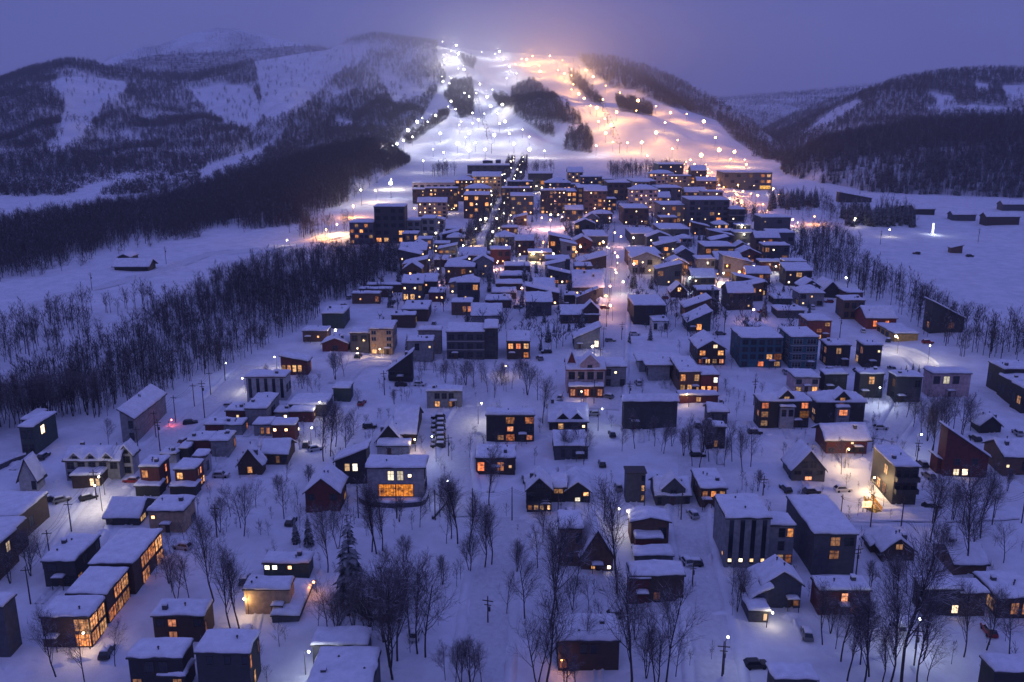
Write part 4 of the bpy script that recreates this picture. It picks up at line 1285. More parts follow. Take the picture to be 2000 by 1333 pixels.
chalet|glowing timber chalet with a snowy gable~beside the blue glass building|chalet
> 1362 1415 713 682 646 gableF darkbrown pk=667 f=L.L/RLLR g=oW bal=[.45]
apartment_block|blue glass apartment building with a rooftop box~lit at its lower corner|apartment building
> 1445 1525 718 662 640 flat teal f=ooooo/ooooo/oooLY/o.R.L l=oo/oo/oo
> 1466 1496 650 640 632 flat slate d=8
lodge|brown lodge with an orange lit upper storey~beside a parked car|lodge
> 990 1035 702 668 647 flat darkbrown f=LRL/..L r=o
apartment_block|blue glass apartment block with white floor bands~twin of the glass building|apartment building
> 1541 1594 720 660 640 flat teal f=oo/oo/oo/oo band=[.25,.5,.75] pf=1 l=oo/oo/oo/oo
house|black box house behind the white mound~nearer the blue glass block|house
> 1613 1658 715 676 664 flat black f=.l./.o.
house|black box house beside the white mound~with a bright lamp on its edge|house
> 1684 1719 718 676 664 flat black f=..S/.o.
house|red house with a glowing orange front~behind the blue glass block|house
> 1575 1621 664 628 614 flat red f=..L/.R./.L.
chalet|dark chalet with a steep snowy gable~two lamps, above the brown tower house|chalet
> 1602 1645 582 573 540 gableF black pk=552 f=S..S
house|brown tower house with stacked snow roofs~beside the red barn|house
> 1645 1686 624 588 578 flat brown f=ooo/ooo
> 1652 1684 592 573 566 flat brown d=10
barn|red barn with two skylights in its snow roof~beside the brown tower house|barn
> 1690 1749 643 622 598 gableS red f=.R.R.
cabin|ochre cabin under deep snow~by the lamp lit curving lane|cabin
> 1745 1792 667 653 632 flat ochre f=S..
house|long dark house with a slanting roof and orange window~at the edge of the tree belt|house
> 1815 1880 650 622 598 shedR charcoal rs=7 f=..R.
house|small green house with a pale snow roof~above the low snow buried house|house
> 1512 1546 596 585 575 flat green chim=[(.4,.5)]
house|low snow buried house~beside the main row behind the glass buildings|house
> 1518 1570 622 608 597 flat slate
hut|small brown hut alone on the wide snow field~next to a dark truck|hut
> 1857 1879 495 485 480 shedL brown rs=1.5
house|grey house above the dark tree belt~with a long snow roof|house
> 1505 1551 480 456 448 flat slate f=o.o
house|timber house with tiny lights at the tree belt~below the grey house|house
> 1486 1542 456 426 419 flat slate f=S.o./.o..
barn|dark barn with a long snow roof~against the wooded spur|barn
> 1638 1702 396 388 380 shedR black rs=5
barn|small farm house with a pale roof~nearest the spruce wood|farm house
> 1748 1776 418 408 399 gableF black pk=402
barn|dark farm house with twin gables~on the far side of the snow field|farm house
> 1785 1825 420 409 400 gableS black
barn|long low dark barn~far side of the snow field near the frame edge|barn
> 1925 1990 440 424 415 gableS darkbrown
barn|low farm shed~between the twin gabled farm house and the long low barn|farm shed
> 1860 1905 432 420 412 gableS slate
barn|dark farm house with a bright roof edge~at the far frame edge above the snow field|farm house
> 1958 2012 412 400 392 gableS slate
barn|small log house under a pale roof~at the foot of the dark spur woods across the field|farm house
> 231 254 512 503 491 gableF black pk=498
barn|low round backed barn under snow~on the field beyond the ravine wood|barn
> 224 290 530 520 506 gableS black ov=1.2
hotel|dark apartment hotel with lit windows and orange corner~at the foot of the lit slope|hotel
> 684 730 478 436 428 flat slate f=.L.L./LoLoo/oLooL/L.o.. sn=.5
> 733 792 476 405 399 flat charcoal f=o.oo/oooo/oooo/oo.L/LLoL
hotel|grey apartment hotel with balcony rows~beside the tall dark hotel|hotel
> 796 822 470 432 425 flat grey f=oo/oo/oo
> 824 850 466 428 421 flat grey f=oo/oo/Wo
hotel|long pinkish hotel~in front of the brightest slope|hotel
> 806 908 384 358 351 flat pink f=oooooooo/oooooooo
hotel|dark stepped hotel silhouette~against the white floodlit slope|hotel
> 913 995 346 324 320 flat charcoal f=oooooo/oooooo/oooooo
> 943 962 336 315 312 flat charcoal d=10
> 968 978 336 314 311 flat charcoal d=10
hotel|brown hotel dotted with yellow windows~beside the avenue|hotel
> 906 956 428 382 374 flat darkbrown f=L.L.S/.LS.L/S.L.L/.L.SL
hotel|dark hotel with small yellow windows~across the avenue from the brown hotel|hotel
> 997 1042 420 384 377 flat slate f=L.S./.L.L/S.l./L.LS
hotel|dark hotel with one large arched window~above the avenue|hotel
> 1032 1079 374 340 333 flat charcoal f=..../.oYo/....
hotel|hotel glowing orange across its front~in the middle of the upper village|hotel
> 1088 1126 406 375 367 flat brown f=LlLL/SLSL/LLLL
> 1128 1178 406 368 361 flat brown f=lLlLL/LSLSL/LLlLL/LLLLL
hotel|long brown hotel block~beneath the dark trees at the slope foot|hotel
> 1186 1230 392 358 351 flat brown f=oooo/oLoo/oooS
> 1232 1280 390 355 349 flat brown f=oooo/ooLo/oSoo
hotel|tall dark hotel dotted with lights~at the foot of the orange slope|hotel
> 1285 1333 358 322 316 flat charcoal f=S.S.S/.S.S./S.SS./SS.S.
hotel|long hotel with a brightly lit end~beside the orange lit road|hotel
> 1412 1506 372 338 331 flat slate f=o.o.l.LL/.o.S.oLL/l.o.o.YY
hotel|large dark hotel with a glazed centre~beside the orange lit road|hotel
> 1344 1422 444 392 384 flat slate f=o.oo.o/oSoooo/oo.lSo/SoSoLo/LSo.oS
hotel|dark block with snow edged balconies~joined to the large hotel beside the orange road|hotel
> 1424 1453 446 410 403 flat charcoal f=oo/So/oo band=[.36,.7]
hotel|tan hotel with scattered lights~next to the large dark hotel|hotel
> 1290 1340 436 402 392 flat tan f=S.l.S/.S.l./S..LS
hotel|grey hotel with tiny lights~below the tall dark hotel dotted with lights|hotel
> 1282 1330 398 368 360 flat slate f=S.o.S/o.S.o/.S.oS
hotel|dark hotel with a snow roof~below the long brown hotel block|hotel
> 1218 1266 440 408 398 flat darkbrown f=o.S.o/.o.o./S.o.l
'''
def run_table(txt):
    cur = None; out = []
    for ln in txt.strip().splitlines():
        ln = ln.strip()
        if not ln or ln[0] == '#': continue
        if ln[0] != '>':
            cur = [p.strip() for p in ln.split('|')] + [[]]; out.append(cur)
        else:
            t = ln[1:].split(None, 7)
            if len(t) < 8: t.append('')
            cur[3].append([float(v) for v in t[:5]] + [t[5], t[6], t[7]])
    for nm, lb, ct, bl in out: building(nm, lb, ct, bl)
run_table(TABLE)

# ---------------------------------------------------------------- further houses of the dense upper village
ROADPX = [[(1176, 800), (1188, 720), (1196, 640), (1201, 590), (1205, 520), (1210, 455), (1214, 425)], [(935, 490), (953, 450), (972, 410), (990, 372), (1004, 340), (1012, 318)],
          [(1472, 412), (1440, 385), (1405, 362), (1380, 346), (1350, 330)]]
ROADW = [[ground(*p)[:2] for p in L] for L in ROADPX]
def near_road(x, y, r):
    for W in ROADW:
        for a, b in zip(W[:-1], W[1:]):
            t = np.clip(np.dot((x, y) - a, b - a) / np.dot(b - a, b - a), 0, 1)
            if np.hypot(*(a + (b - a) * t - (x, y))) < r: return True
    return False
def free(x, y, m):
    return not any(f[0] - m < x < f[1] + m and f[2] - m < y < f[3] + m for f in FOOT)
def nearest_core(x, y):
    return min(HOUSES[:NH], key=lambda h: (h[0] - x) ** 2 + (h[1] - y) ** 2)
NH = len(HOUSES)
def keep_open(u0, u1, v0, v1):
    a, b = ground((u0 + u1) / 2, v0), ground((u0 + u1) / 2, v1); s = scale_at(b); FOOT.append((b[0] - (u1 - u0) / 2 / s, b[0] + (u1 - u0) / 2 / s, b[1], a[1]))
keep_open(1036, 1108, 436, 474); keep_open(866, 938, 428, 462)          # the lit car park and an empty white lot
FR = random.Random(44)
UPPER = [(800, 478), (860, 442), (1000, 430), (1100, 430), (1300, 440), (1480, 452), (1540, 500), (1570, 560), (1590, 600), (1540, 630), (1430, 610), (1300, 590), (1240, 560), (1100, 610), (1000, 640), (860, 600), (780, 590), (800, 530)]
count = 0; used = set(); tries = 0
FILL_COL = [('slate', 'grey'), ('darkbrown', 'dark brown'), ('charcoal', 'charcoal'), ('brown', 'brown'), ('darkred', 'dark red'), ('grey', 'pale grey')]
while count < 72 and tries < 6000:
    tries += 1
    u, v = FR.uniform(700, 1620), FR.uniform(425, 735)
    if not in_poly([u], [v], UPPER)[0]: continue
    p = ground(u, v); w = FR.uniform(9, 16); s = scale_at(p)
    if near_road(p[0], p[1] + 4, 14) or not free(p[0], p[1] + 4, w * .45 + 1.5): continue
    wpx = w * s; hpx = FR.uniform(5.0, 9.5) * s
    col, cname = FR.choice(FILL_COL); rk = FR.choice(['flat', 'flat', 'gableS', 'gableF', 'shedF', 'hip', 'shedL', 'shedR'])
    wpat = '/'.join(''.join(FR.choice('...oooooSSLl') for _ in range(FR.choice((3, 4)))) for _ in range(2))
    rname = {'flat': 'flat', 'gableS': 'gabled', 'gableF': 'gabled', 'hip': 'hipped'}.get(rk, 'slanting')
    core = nearest_core(p[0], p[1])
    rel = 'behind' if p[1] > core[1] + 9 else ('in front of' if p[1] < core[1] - 9 else 'beside')
    lab = f'{cname} house with {rname} snow roof {rel} the {core[3]}'
    lab = ' '.join(lab.split()[:16])
    if lab in used: continue
    used.add(lab)
    building('house', lab, 'house', [[u - wpx / 2, u + wpx / 2, v, v - hpx, v - hpx - 8, rk, col, f'f={wpat} d={FR.uniform(8, 13):.1f}' + (f' pk={v - hpx - 3 * s:.1f}' if rk == 'gableF' else '')]], 'small houses of the upper village')
    count += 1

HOTEL_AREA = [(800, 400), (820, 366), (1000, 364), (1280, 366), (1400, 360), (1390, 425), (1300, 440), (1000, 440), (850, 440)]
count = tries = 0
while count < 26 and tries < 5000:
    tries += 1
    u, v = FR.uniform(800, 1500), FR.uniform(342, 438)
    if not in_poly([u], [v], HOTEL_AREA)[0]: continue
    p = ground(u, v); w = FR.uniform(13, 26); s = scale_at(p)
    if near_road(p[0], p[1] + 5, 12) or not free(p[0], p[1] + 5, w * .45 + 1): continue
    nf = FR.choice((3, 4, 5, 6)); wpx = w * s; hpx = nf * 3.0 * s
    col, cname = FR.choice([('slate', 'grey'), ('darkbrown', 'dark brown'), ('charcoal', 'charcoal'), ('brown', 'brown'), ('tan', 'tan'), ('pink', 'pale pinkish')])
    wpat = '/'.join(''.join(FR.choice('..oooooSSSlL') for _ in range(max(4, int(w / 3.2)))) for _ in range(nf))
    core = nearest_core(p[0], p[1])
    rel = 'behind' if p[1] > core[1] + 12 else ('in front of' if p[1] < core[1] - 12 else 'beside')
    lab = ' '.join(f'{cname} {("three", "four", "five", "six")[nf - 3]} storey hotel {rel} the {core[3]}'.split()[:16])
    if lab in used: continue
    used.add(lab); count += 1
    building('hotel', lab, 'hotel', [[u - wpx / 2, u + wpx / 2, v, v - hpx, v - hpx - 6, FR.choice(['flat', 'flat', 'hip', 'gableS']), col, f'f={wpat} d={FR.uniform(10, 15):.1f}']], 'hotels at the foot of the slopes')

# ---------------------------------------------------------------- trees standing alone or in small groves
def put_tree(kind, p, sc, rz, label, group):
    names = ('birch_tree', 'bare trees of the village') if kind < 6 else ('spruce_tree', 'spruces of the village')
    tr, cr = (BARE + CONI)[kind]
    e = empty(names[0], tuple(p), rz, sc); tag(e, label, 'tree', group)
    obj('trunk', tr, e); obj('crown', cr, e)
TR = random.Random(9)
def adj(h, k):
    a = 'tall' if h > 14 else ('small' if h < 7.5 else 'bare')
    t = ('spreading birch', 'slim upright birch', 'round headed tree', 'twin stemmed tree', 'many stemmed tree', 'narrow birch', 'spruce', 'spruce')[k]
    return a + ' ' + t
TREES = '''418 1172 135 1|452 1232 130 1|468 1228 120 5|345 1172 85 3|370 1172 75 0|110 1322 110 1|165 1332 90 0|225 1302 75 2|60 1125 80 4|85 1112 75 2|30 1102 60 2|20 1140 60 4|
640 1118 120 1|726 1078 110 5|746 1076 105 1|736 1082 120 5|686 1185 175 6|578 1060 48 7|604 1065 60 6|660 1072 75 3|650 1050 60 0|946 1110 115 1|960 1104 100 5|916 1082 95 5|918 1120 70 4|894 1062 115 5|881 1052 105 1|900 1132 40 2|865 1142 52 4|
720 1255 115 4|750 1255 140 1|762 1305 165 3|768 1328 185 1|776 1292 150 5|816 1278 155 1|831 1284 150 2|800 1242 125 0|690 1232 95 4|640 1242 95 2|660 1252 85 4|622 1228 60 2|700 1210 80 0|742 1226 100 2|
900 1336 75 4|920 1342 85 4|890 1345 70 2|940 1335 62 2|870 1330 60 0|1025 1208 112 0|1075 1232 185 1|1090 1192 135 5|1205 1158 185 1|1127 1145 82 2|1118 1192 62 4|1150 1192 62 2|1065 1345 175 1|1050 1335 125 3|1105 1350 80 4|1123 1348 65 1|1140 1300 90 2|
1233 1345 195 1|1281 1345 135 3|1300 1336 155 0|1262 1325 85 4|1320 1322 70 2|1240 1250 70 4|1440 1195 85 3|1450 1185 65 2|1430 1160 60 0|1607 1260 95 5|1622 1238 62 4|1632 1268 72 2|1642 1293 115 5|1654 1331 135 1|1680 1298 105 5|1687 1336 150 1|1698 1322 125 5|1722 1336 95 5|1738 1336 150 1|1745 1278 165 1|1760 1345 235 5|1791 1338 145 1|1803 1290 105 5|1811 1331 75 2|
1882 1283 125 1|1926 1270 105 5|1932 1260 82 2|1972 1278 95 0|1885 1112 155 1|1817 1060 115 1|1915 1052 115 5|1842 1102 72 4|1832 1152 80 2|1746 1152 60 4|1770 1160 75 2|1960 1100 70 2|1900 1090 90 0|1822 1030 95 0|1892 1032 115 0|1912 1030 95 2|1942 1012 55 2|1967 960 42 4|1860 1020 70 4|1770 816 52 5|1782 838 60 1|1822 882 92 5|1818 884 88 1|1852 848 78 2|1876 858 78 0|1880 852 78 2|1840 852 72 4|1800 848 62 1|1811 862 62 4|1895 842 52 2|1862 838 60 0|1825 842 66 2|1643 927 60 0|
1215 882 45 0|1240 877 62 5|1296 887 62 1|1352 912 72 5|1365 917 92 1|1385 902 74 5|1400 907 62 2|1430 902 72 0|1450 922 72 5|1466 912 72 2|1335 892 52 4|1312 872 42 4|1292 882 42 2|1278 872 52 5|1345 880 55 2|1375 890 65 4|1415 912 55 1|1060 828 82 1|1030 772 62 4|1050 782 62 2|1140 908 62 2|1105 893 52 4|1126 890 56 0|
555 1014 82 2|675 888 72 0|655 873 82 1|632 902 102 1|645 892 92 5|605 952 42 4|500 992 52 2|885 1010 60 4|955 988 105 1|872 1062 60 2|952 768 52 2|870 748 42 4|890 753 46 2|910 753 46 4|925 758 52 0|940 748 42 2|980 753 42 4|966 778 52 2|655 743 52 4|672 738 52 2|212 868 47 0|430 1040 62 4|470 1032 72 2|476 1048 92 1|450 1010 60 2|520 760 40 5|1000 760 46 2|1015 740 40 4|
1742 730 17 7|1759 730 14 6|1769 731 20 7|1782 731 24 6|1794 730 19 7|1690 742 30 2|590 760 36 4|610 770 34 2|770 790 28 4|700 800 40 2|690 850 46 0|560 940 36 2|545 970 40 4|360 1060 40 2|400 1090 70 1|330 1140 60 4|1560 1000 45 2|1600 1080 60 2|1700 1150 50 4|1480 960 40 4|1325 1010 36 2|1180 1010 45 2|1060 1060 70 0|1050 1110 80 2|1010 1120 60 4|990 1200 70 2|760 1130 60 2|790 1100 50 4|840 1000 50 2|820 1030 60 0|780 1020 46 4|860 1010 70 1|930 1010 46 2'''
USED = {}
ntree = 0
for t in TREES.replace('\n', '').split('|'):
    if not t.strip(): continue
    u, v, hp, k = t.split(); u, v, hp, k = float(u), float(v), float(hp), int(k)
    p = ground(u, v); s = scale_at(p); el = math.atan2(HC - p[2], p[1])
    hm = hp / s / max(.5, math.cos(el)); h0 = nearest_core(p[0], p[1])
    rel = 'behind' if p[1] > h0[1] + 10 else ('in front of' if p[1] < h0[1] - 4 else 'beside')
    lab = ' '.join(f'{adj(hm, k)} {rel} the {h0[3]}'.split()[:16])
    put_tree(k, p - np.array((0, 0, .1)), hm / 12.0, TR.random() * 6.28, lab, 'bare trees of the village' if k < 6 else 'spruces of the village')
    ntree += 1
def nearest_edge(p):
    h0 = nearest_core(p[0], p[1]); d0 = math.hypot(h0[0] - p[0], h0[1] - p[1])
    return 'beyond the ' + ' '.join(h0[3].split()[:4])
for p in BAND_TREES:
    p_k, p_sc = TR.choice((0, 1, 2, 4, 5, 5, 1)), TR.uniform(.55, 1.3)
    put_tree(p_k, p, p_sc, TR.random() * 6.28, f'{adj(12 * p_sc, p_k)} on the ravine wood edge ' + nearest_edge(p), 'trees along the edge of the ravine wood')
P = np.array([p for p in VILL_TREES if free(p[0], p[1], .2) and not near_road(p[0], p[1], 6)])
U_, L_ = P[P[:, 1] > 330], P[P[:, 1] <= 330]
forest('village_trees', 'dark bare trees between the houses and hotels of the upper village', 'trees', U_, rng.uniform(.35, .95, len(U_)), WOOD_FAR + WOOD_CONI[:1], 21)
forest('garden_trees', 'small bare trees and shrubs scattered over the snow between the lower houses', 'trees', L_, rng.uniform(.16, .5, len(L_)), WOOD_NEAR, 23)
A = []
for L in ROADPX[1:2]:
    W = catmull([ground(*p) for p in L], 6.0); d = np.gradient(W, axis=0); d /= np.linalg.norm(d, axis=1)[:, None]
    for q_, e in zip(W, d):
        for s in (-11, -7, -4.5, 4.5, 7, 11): A.append((q_[0] - e[1] * s, q_[1] + e[0] * s, Gf(q_[0], q_[1])))
forest('avenue_trees', 'dark dense trees lining the lamp lit avenue', 'trees', np.array(A), rng.uniform(.65, 1.0, len(A)), WOOD_NEAR + WOOD_CONI, 22)

# ---------------------------------------------------------------- lamps
def plight(name, parent, loc, power, col, r=.4):
    l = bpy.data.lights.new(name, 'POINT'); l.energy = power; l.color = col; l.shadow_soft_size = r
    o = bpy.data.objects.new(name, l); o.location = loc
    return link(o, parent)
_lm = {}
def lamp_meshes(h, r, col, st):
    k = (round(h, 1), r, col, st)
    if k not in _lm:
        M = MB(); M.tube((0, 0, -1), (0, 0, h), .11, .07, 6); M.tube((0, 0, h - .1), (0, -1.1, h + .15), .06, .05, 5)
        a = M.me('pole', POLE)
        M = MB(); M.ball((0, -1.1, h + .15 - r * .3), r, 8, 6); _lm[k] = (a, M.me('lamp_head', glow(col, st), True))
    return _lm[k]
LWHITE, LCOOL, LWARM, LORANGE, LPINK, LRED = (1.0, .86, .62), (.86, .93, 1.0), (1.0, .66, .30), (1.0, .40, .10), (1.0, .50, .36), (1.0, .12, .08)
def street_lamp(u, v, h, col, power, r=.45, st=25, label=None, group='street lamps of the village', name='street_lamp', rz=None):
    p = ground(u, v)
    e = empty(name, tuple(p), TR.random() * 6.28 if rz is None else rz)
    a, b = lamp_meshes(h, r, col, st)
    obj('pole', a, e); hd = obj('lamp_head', b, e)
    if power: plight('lamp_light', e, (0, -1.1, h - .25 - r * 1.4), power, col)
    h0 = nearest_core(p[0], p[1])
    tag(e, label or f'small lit street lamp near the {h0[3]}', 'street lamp', group)
    return e
LAMPS = [(200, 1000, 7, LWHITE, 9000, 'bright lamp lighting the snow of the lane beside the dark cottage'), (608, 872, 6, LWHITE, 2600, 'lamp lighting the cars behind the brown gabled chalet'), (632, 820, 6, LWHITE, 1500, None),
    (852, 905, 8, LCOOL, 2500, 'cool white street lamp beside the white modern house'), (882, 985, 6, LCOOL, 500, None), (934, 830, 7, LWHITE, 5000, 'street lamp lighting the snow beside the black cube house'),
    (1168, 842, 7, LCOOL, 1800, 'cool street lamp beside the dormered black cottage'), (1715, 800, 7, LCOOL, 5500, 'bright street lamp between the dark twin duplex and the dark boxes'), (1788, 892, 7, LCOOL, 1800, 'street lamp beside the end of the long tan building'),
    (1787, 1268, 7, LCOOL, 3800, 'street lamp among the thin bare trunks near the lower frame edge'), (1413, 1318, 7, LCOOL, 900, 'street lamp at the bottom of the snowy lane'), (541, 722, 5, LWHITE, 3500, 'bright lamp by the low red house with the orange window wall'),
    (652, 668, 5, LWHITE, 2500, 'lamp on the snow behind the dark red gabled house'), (703, 702, 4, LWARM, 2600, 'warm lamp at the foot of the beige four storey block'), (748, 702, 4, LWARM, 2200, 'warm lamp at the corner of the beige four storey block'), (1752, 692, 7, LWHITE, 6000, 'lamp lighting the curving lane by the white mound'), (1812, 712, 7, LWHITE, 6500, 'lamp behind the bare tree on the curving lane'),
    (1650, 915, 6, LWARM, 11000, 'warm lamp lighting the snow behind the round bare tree'), (1704, 972, 5, LWARM, 13000, 'warm lamp lighting the snow along the tan building'), (1693, 1000, 4, LWARM, 2500, 'warm lamp by the lit yellow stair'),
    (486, 1200, 4, LWARM, 1800, 'warm garden lamp beside the tan vertical clad house'), (618, 1158, 3, LORANGE, 900, 'orange lamp at the snowy terrace corner'), (176, 1268, 4, LWARM, 2200, 'lamp at the corner of the long dark terrace'), (1098, 1312, 3, LORANGE, 600, 'orange lamp at the corner of the house half hidden by trees'),
    (597, 1318, 5, LCOOL, 1800, 'cool lamp beside the big snow roofed house at the frame edge'), (1205, 1036, 6, LWHITE, 3800, 'lamp lighting the snow behind the steep gabled lodge'), (1497, 1226, 3, LWHITE, 800, 'lamp on the porch of the navy gabled house'), (811, 882, 4, LWARM, 1400, 'warm lamp beside the dark steep chalet and parked cars'),
    (1093, 548, 6, LORANGE, 9000, 'glowing orange courtyard lamp'), (1193, 588, 7, LPINK, 16000, 'lamp at the pink lit crossing of the main street'), (1212, 578, 7, LWHITE, 6500, 'white lamp at the crossing of the main street'), (1186, 604, 6, LORANGE, 9000, 'second lamp of the pink lit crossing'), (1200, 560, 7, LPINK, 3500, 'lamp on the main street above the crossing'),
    (1055, 448, 8, LPINK, 26000, 'lamp of the pink lit car park'), (1075, 452, 8, LPINK, 26000, 'middle lamp of the pink lit car park'), (1095, 446, 8, LPINK, 26000, 'lamp of the pink lit car park nearest the main street'), (1060, 512, 6, LPINK, 3000, None), (1020, 588, 6, LPINK, 3000, None), (480, 768, 5, LWHITE, 2600, 'lamp lighting the snow by the grey block with vertical bays'), (440, 735, 5, LCOOL, 500, None),
    (828, 502, 6, LWHITE, 6000, 'bright white lamp at the end of the ravine wood'), (815, 582, 6, LWHITE, 6000, 'bright lamp lighting the bank beside the red house'), (1543, 536, 6, LWHITE, 3500, None), (1590, 440, 6, LORANGE, 22000, 'red orange lamp above the dark tree belt'), (1672, 444, 6, LWHITE, 4000, None), (1737, 464, 5, LWHITE, 3000, 'lamp on the near corner of the wide snow field'),
    (1350, 570, 7, LCOOL, 3000, None), (1475, 632, 6, LPINK, 4000, None), (1408, 582, 7, LCOOL, 5000, None), (1655, 566, 6, LCOOL, 1500, None), (1600, 652, 4, LWHITE, 800, None), (1385, 700, 4, LWARM, 1200, None), (1160, 698, 4, LWHITE, 900, None), (640, 470, 7, LORANGE, 50000, 'warm lamp beside the road at the foot of the lit slope'), (658, 462, 8, LWARM, 90000, 'bright lamp by the dark apartment hotel'),
    (690, 425, 9, LORANGE, 90000, 'orange lamp at the edge of the spur woods'), (330, 835, 2, LRED, 500, 'low red lamp standing in for car lights beside the grey windowless hall'), (565, 482, 4, LWHITE, 2500, 'lamp on the open field beside the far road'), (205, 968, 5, LWHITE, 1500, 'lamp outside the dormered grey chalet'), (985, 735, 4, LWARM, 1200, None), (1135, 790, 4, LWARM, 900, 'warm lamps before the half timbered mansion'), (1345, 795, 4, LWARM, 1600, 'warm lamp below the house glowing orange'), (1340, 332, 9, LORANGE, 60000, 'orange lamp at the foot of the orange slope'), (1425, 326, 9, LORANGE, 80000, 'orange lamp behind the hotel with the brightly lit end'), (1455, 328, 9, LWARM, 60000, 'warm lamp behind the hotel with the brightly lit end'), (1380, 338, 9, LORANGE, 50000, 'orange lamp where the road meets the slope'), (765, 372, 10, LWHITE, 90000, 'bright lamp at the white slope foot beside the spur wood'), (735, 395, 10, LWARM, 60000, 'bright warm lamp above the tall dark hotel'), (1150, 398, 7, LORANGE, 16000, 'orange lamp before the hotel glowing orange'), (1204, 524, 7, LPINK, 9000, 'pinkish lamp on the upper main street'), (1209, 484, 7, LPINK, 11000, 'pinkish lamp near the top of the main street'), (1196, 628, 7, LPINK, 5000, 'pinkish lamp on the lower main street')]  # the low red lamp by the hall is added in place of car lights
for u, v, h, c, pw, lb in LAMPS: street_lamp(u, v, h, c, pw * .2, .22 if v > 700 else .45, 22, lb)
for k, x in enumerate((1424, 1446, 1466, 1484)): pass
LR = random.Random(3)
n = 0
while n < 95:
    u, v = LR.uniform(790, 1560), LR.uniform(352, 560)
    if not in_poly([u], [v], [(690, 470), (800, 375), (1000, 350), (1500, 352), (1560, 440), (1540, 560), (1180, 600), (850, 560)])[0]: continue
    p = ground(u, v)
    if not free(p[0], p[1], .5): continue
    c = LR.choice((LWHITE, LWARM, LWARM, LORANGE, LWHITE, LPINK)); n += 1
    street_lamp(u, v, LR.uniform(4, 7), c, LR.choice((0, 500, 2200) if c in (LORANGE, LWARM, LPINK) else (0, 400, 900)), LR.choice((.25, .35, .5, .65)), LR.choice((6, 14, 26)))
for L, c, name, lab in ((ROADPX[1], LWHITE, 'avenue', 'white lamp along the tree lined avenue'), (ROADPX[2], LORANGE, 'road', 'orange lamp along the road to the lower slopes')):
    W = catmull([ground(*p) for p in L], 26.0); d = np.gradient(W, axis=0); d /= np.linalg.norm(d, axis=1)[:, None]
    for i, (q_, e) in enumerate(zip(W, d)):
        for s in (-1, 1):
            o6 = LR.uniform(4, 9); x, y = q_[0] - e[1] * o6 * s, q_[1] + e[0] * o6 * s + LR.uniform(-8, 8)
            u, v = proj((x, y, Gf(x, y)))
            street_lamp(u, v, LR.uniform(4, 8), c, 400 if c == LWHITE else 2600, LR.choice((.4, .6, .8)), 26, lab, 'lamps along the ' + name)

# floodlights of the ski runs
FLOOD_W = '''612 230|690 250|690 318|622 332|830 285|905 297|930 285|950 328|985 370|1025 408|970 435|732 387|660 435|615 455|650 465|800 520|860 545|760 540|660 570|645 600|685 618|945 592|780 640|812 680|715 690|705 710|472 692|445 778|335 835|285 880|505 912|695 822|795 812|850 855|1057 735|1095 778|1095 855|1467 832|325 1055|160 1095|845 640|900 770|930 700|600 760|560 850|1180 860|880 600|760 760|575 655|530 690|500 668|420 740|395 800|360 820|700 380|735 520|700 300|660 280|820 470|890 500|920 640|960 690|985 760|1010 820|780 700|740 780|760 860|620 870'''
FLOOD_O = '''1052 325|1080 330|1112 310|1210 310|1280 335|1150 365|1155 400|1255 390|1290 410|1375 365|1435 600|1470 615|1505 565|1580 640|1690 630|1515 675|1550 715|1640 815|1720 815|1970 645|1920 800|2065 692|2130 785|2235 870|1990 905|2300 935|1800 760|1850 700|1400 560|1330 500|1750 880|2050 880|1410 390|1450 430|1520 480|1600 520|1700 570|1800 600|1880 640|1330 420|1340 470|1370 530|1480 690|1520 760|1560 810|1890 850|2150 860'''
MARKS = [(905, 195, 'dark tree patch on the white run'), (1070, 200, 'dark triangular wood between the runs'), (1130, 275, 'round dark clump of trees'), (1145, 172, 'dark strip of trees on the orange run'), (1240, 208, 'dark grove on the orange run'), (865, 78, 'top end of the white run'), (1100, 108, 'orange lit ridge crest'), (965, 102, 'white lit ridge crest'), (835, 248, 'tree strip along the edge of the white run'), (765, 300, 'tip of the spur wood'), (950, 322, 'dark stepped hotel silhouette'), (1425, 322, 'hotel with the brightly lit end'), (1350, 238, 'valley edge of the orange run'), (985, 255, 'foot of the white run'), (1250, 290, 'foot of the orange run'), (900, 130, 'small grove under the white summit'), (740, 355, 'bright slope foot by the tall dark hotel')]
def floodlight(zx, zy, col, power, st, r, cname):
    u, v = 650 + zx / 2.854, zy / 2.854
    hgt = 12.0
    s0 = 1.1
    b = MOUNT.point(u, min(v + hgt * s0, 318)) if v < 305 else ground(u, v + hgt * 1.5)
    k = ('fl', r, col, st)
    if k not in _lm:
        M = MB(); M.tube((0, 0, -2), (0, 0, hgt), .2, .12, 6); M.box(-1.2, 1.2, -.2, .2, hgt - .2, hgt + .1); a = M.me('pole', POLE)
        M = MB()
        M.ball((0, -.3, hgt + .2 + r * .6), r, 10, 7)
        _lm[k] = (a, M.me('lamp_head', glow(col, st), True))
    a, m = _lm[k]
    e = empty('floodlight', tuple(b)); obj('pole', a, e); obj('lamp_head', m, e)
    plight('lamp_light', e, (0, -6.5, hgt + 11), power * (1.9 if v < 135 else (.75 if v > 240 else 1.0)), col, 1.2)
    m_ = min(MARKS, key=lambda k: (k[0] - u) ** 2 + (k[1] - v) ** 2 * 2)
    rel = 'above' if v < m_[1] - 14 else ('below' if v > m_[1] + 14 else 'beside')
    sz = 'large' if r > 1.6 else ('small' if r < .85 else 'bright')
    tag(e, f'{sz} {cname} floodlight {rel} the {m_[2]}', 'floodlight', f'{cname} floodlights of the ski runs')
PF = 0.11
for i, t in enumerate(FLOOD_W.split('|')):
    x, y = map(float, t.split()); floodlight(x, y, (.93, .95, 1.0) if i % 3 else (1.0, .9, .72), PF * (160000 if i % 2 else 110000), 30, (.8, 2.0, 1.0, 1.5, .65)[i % 5], 'white')
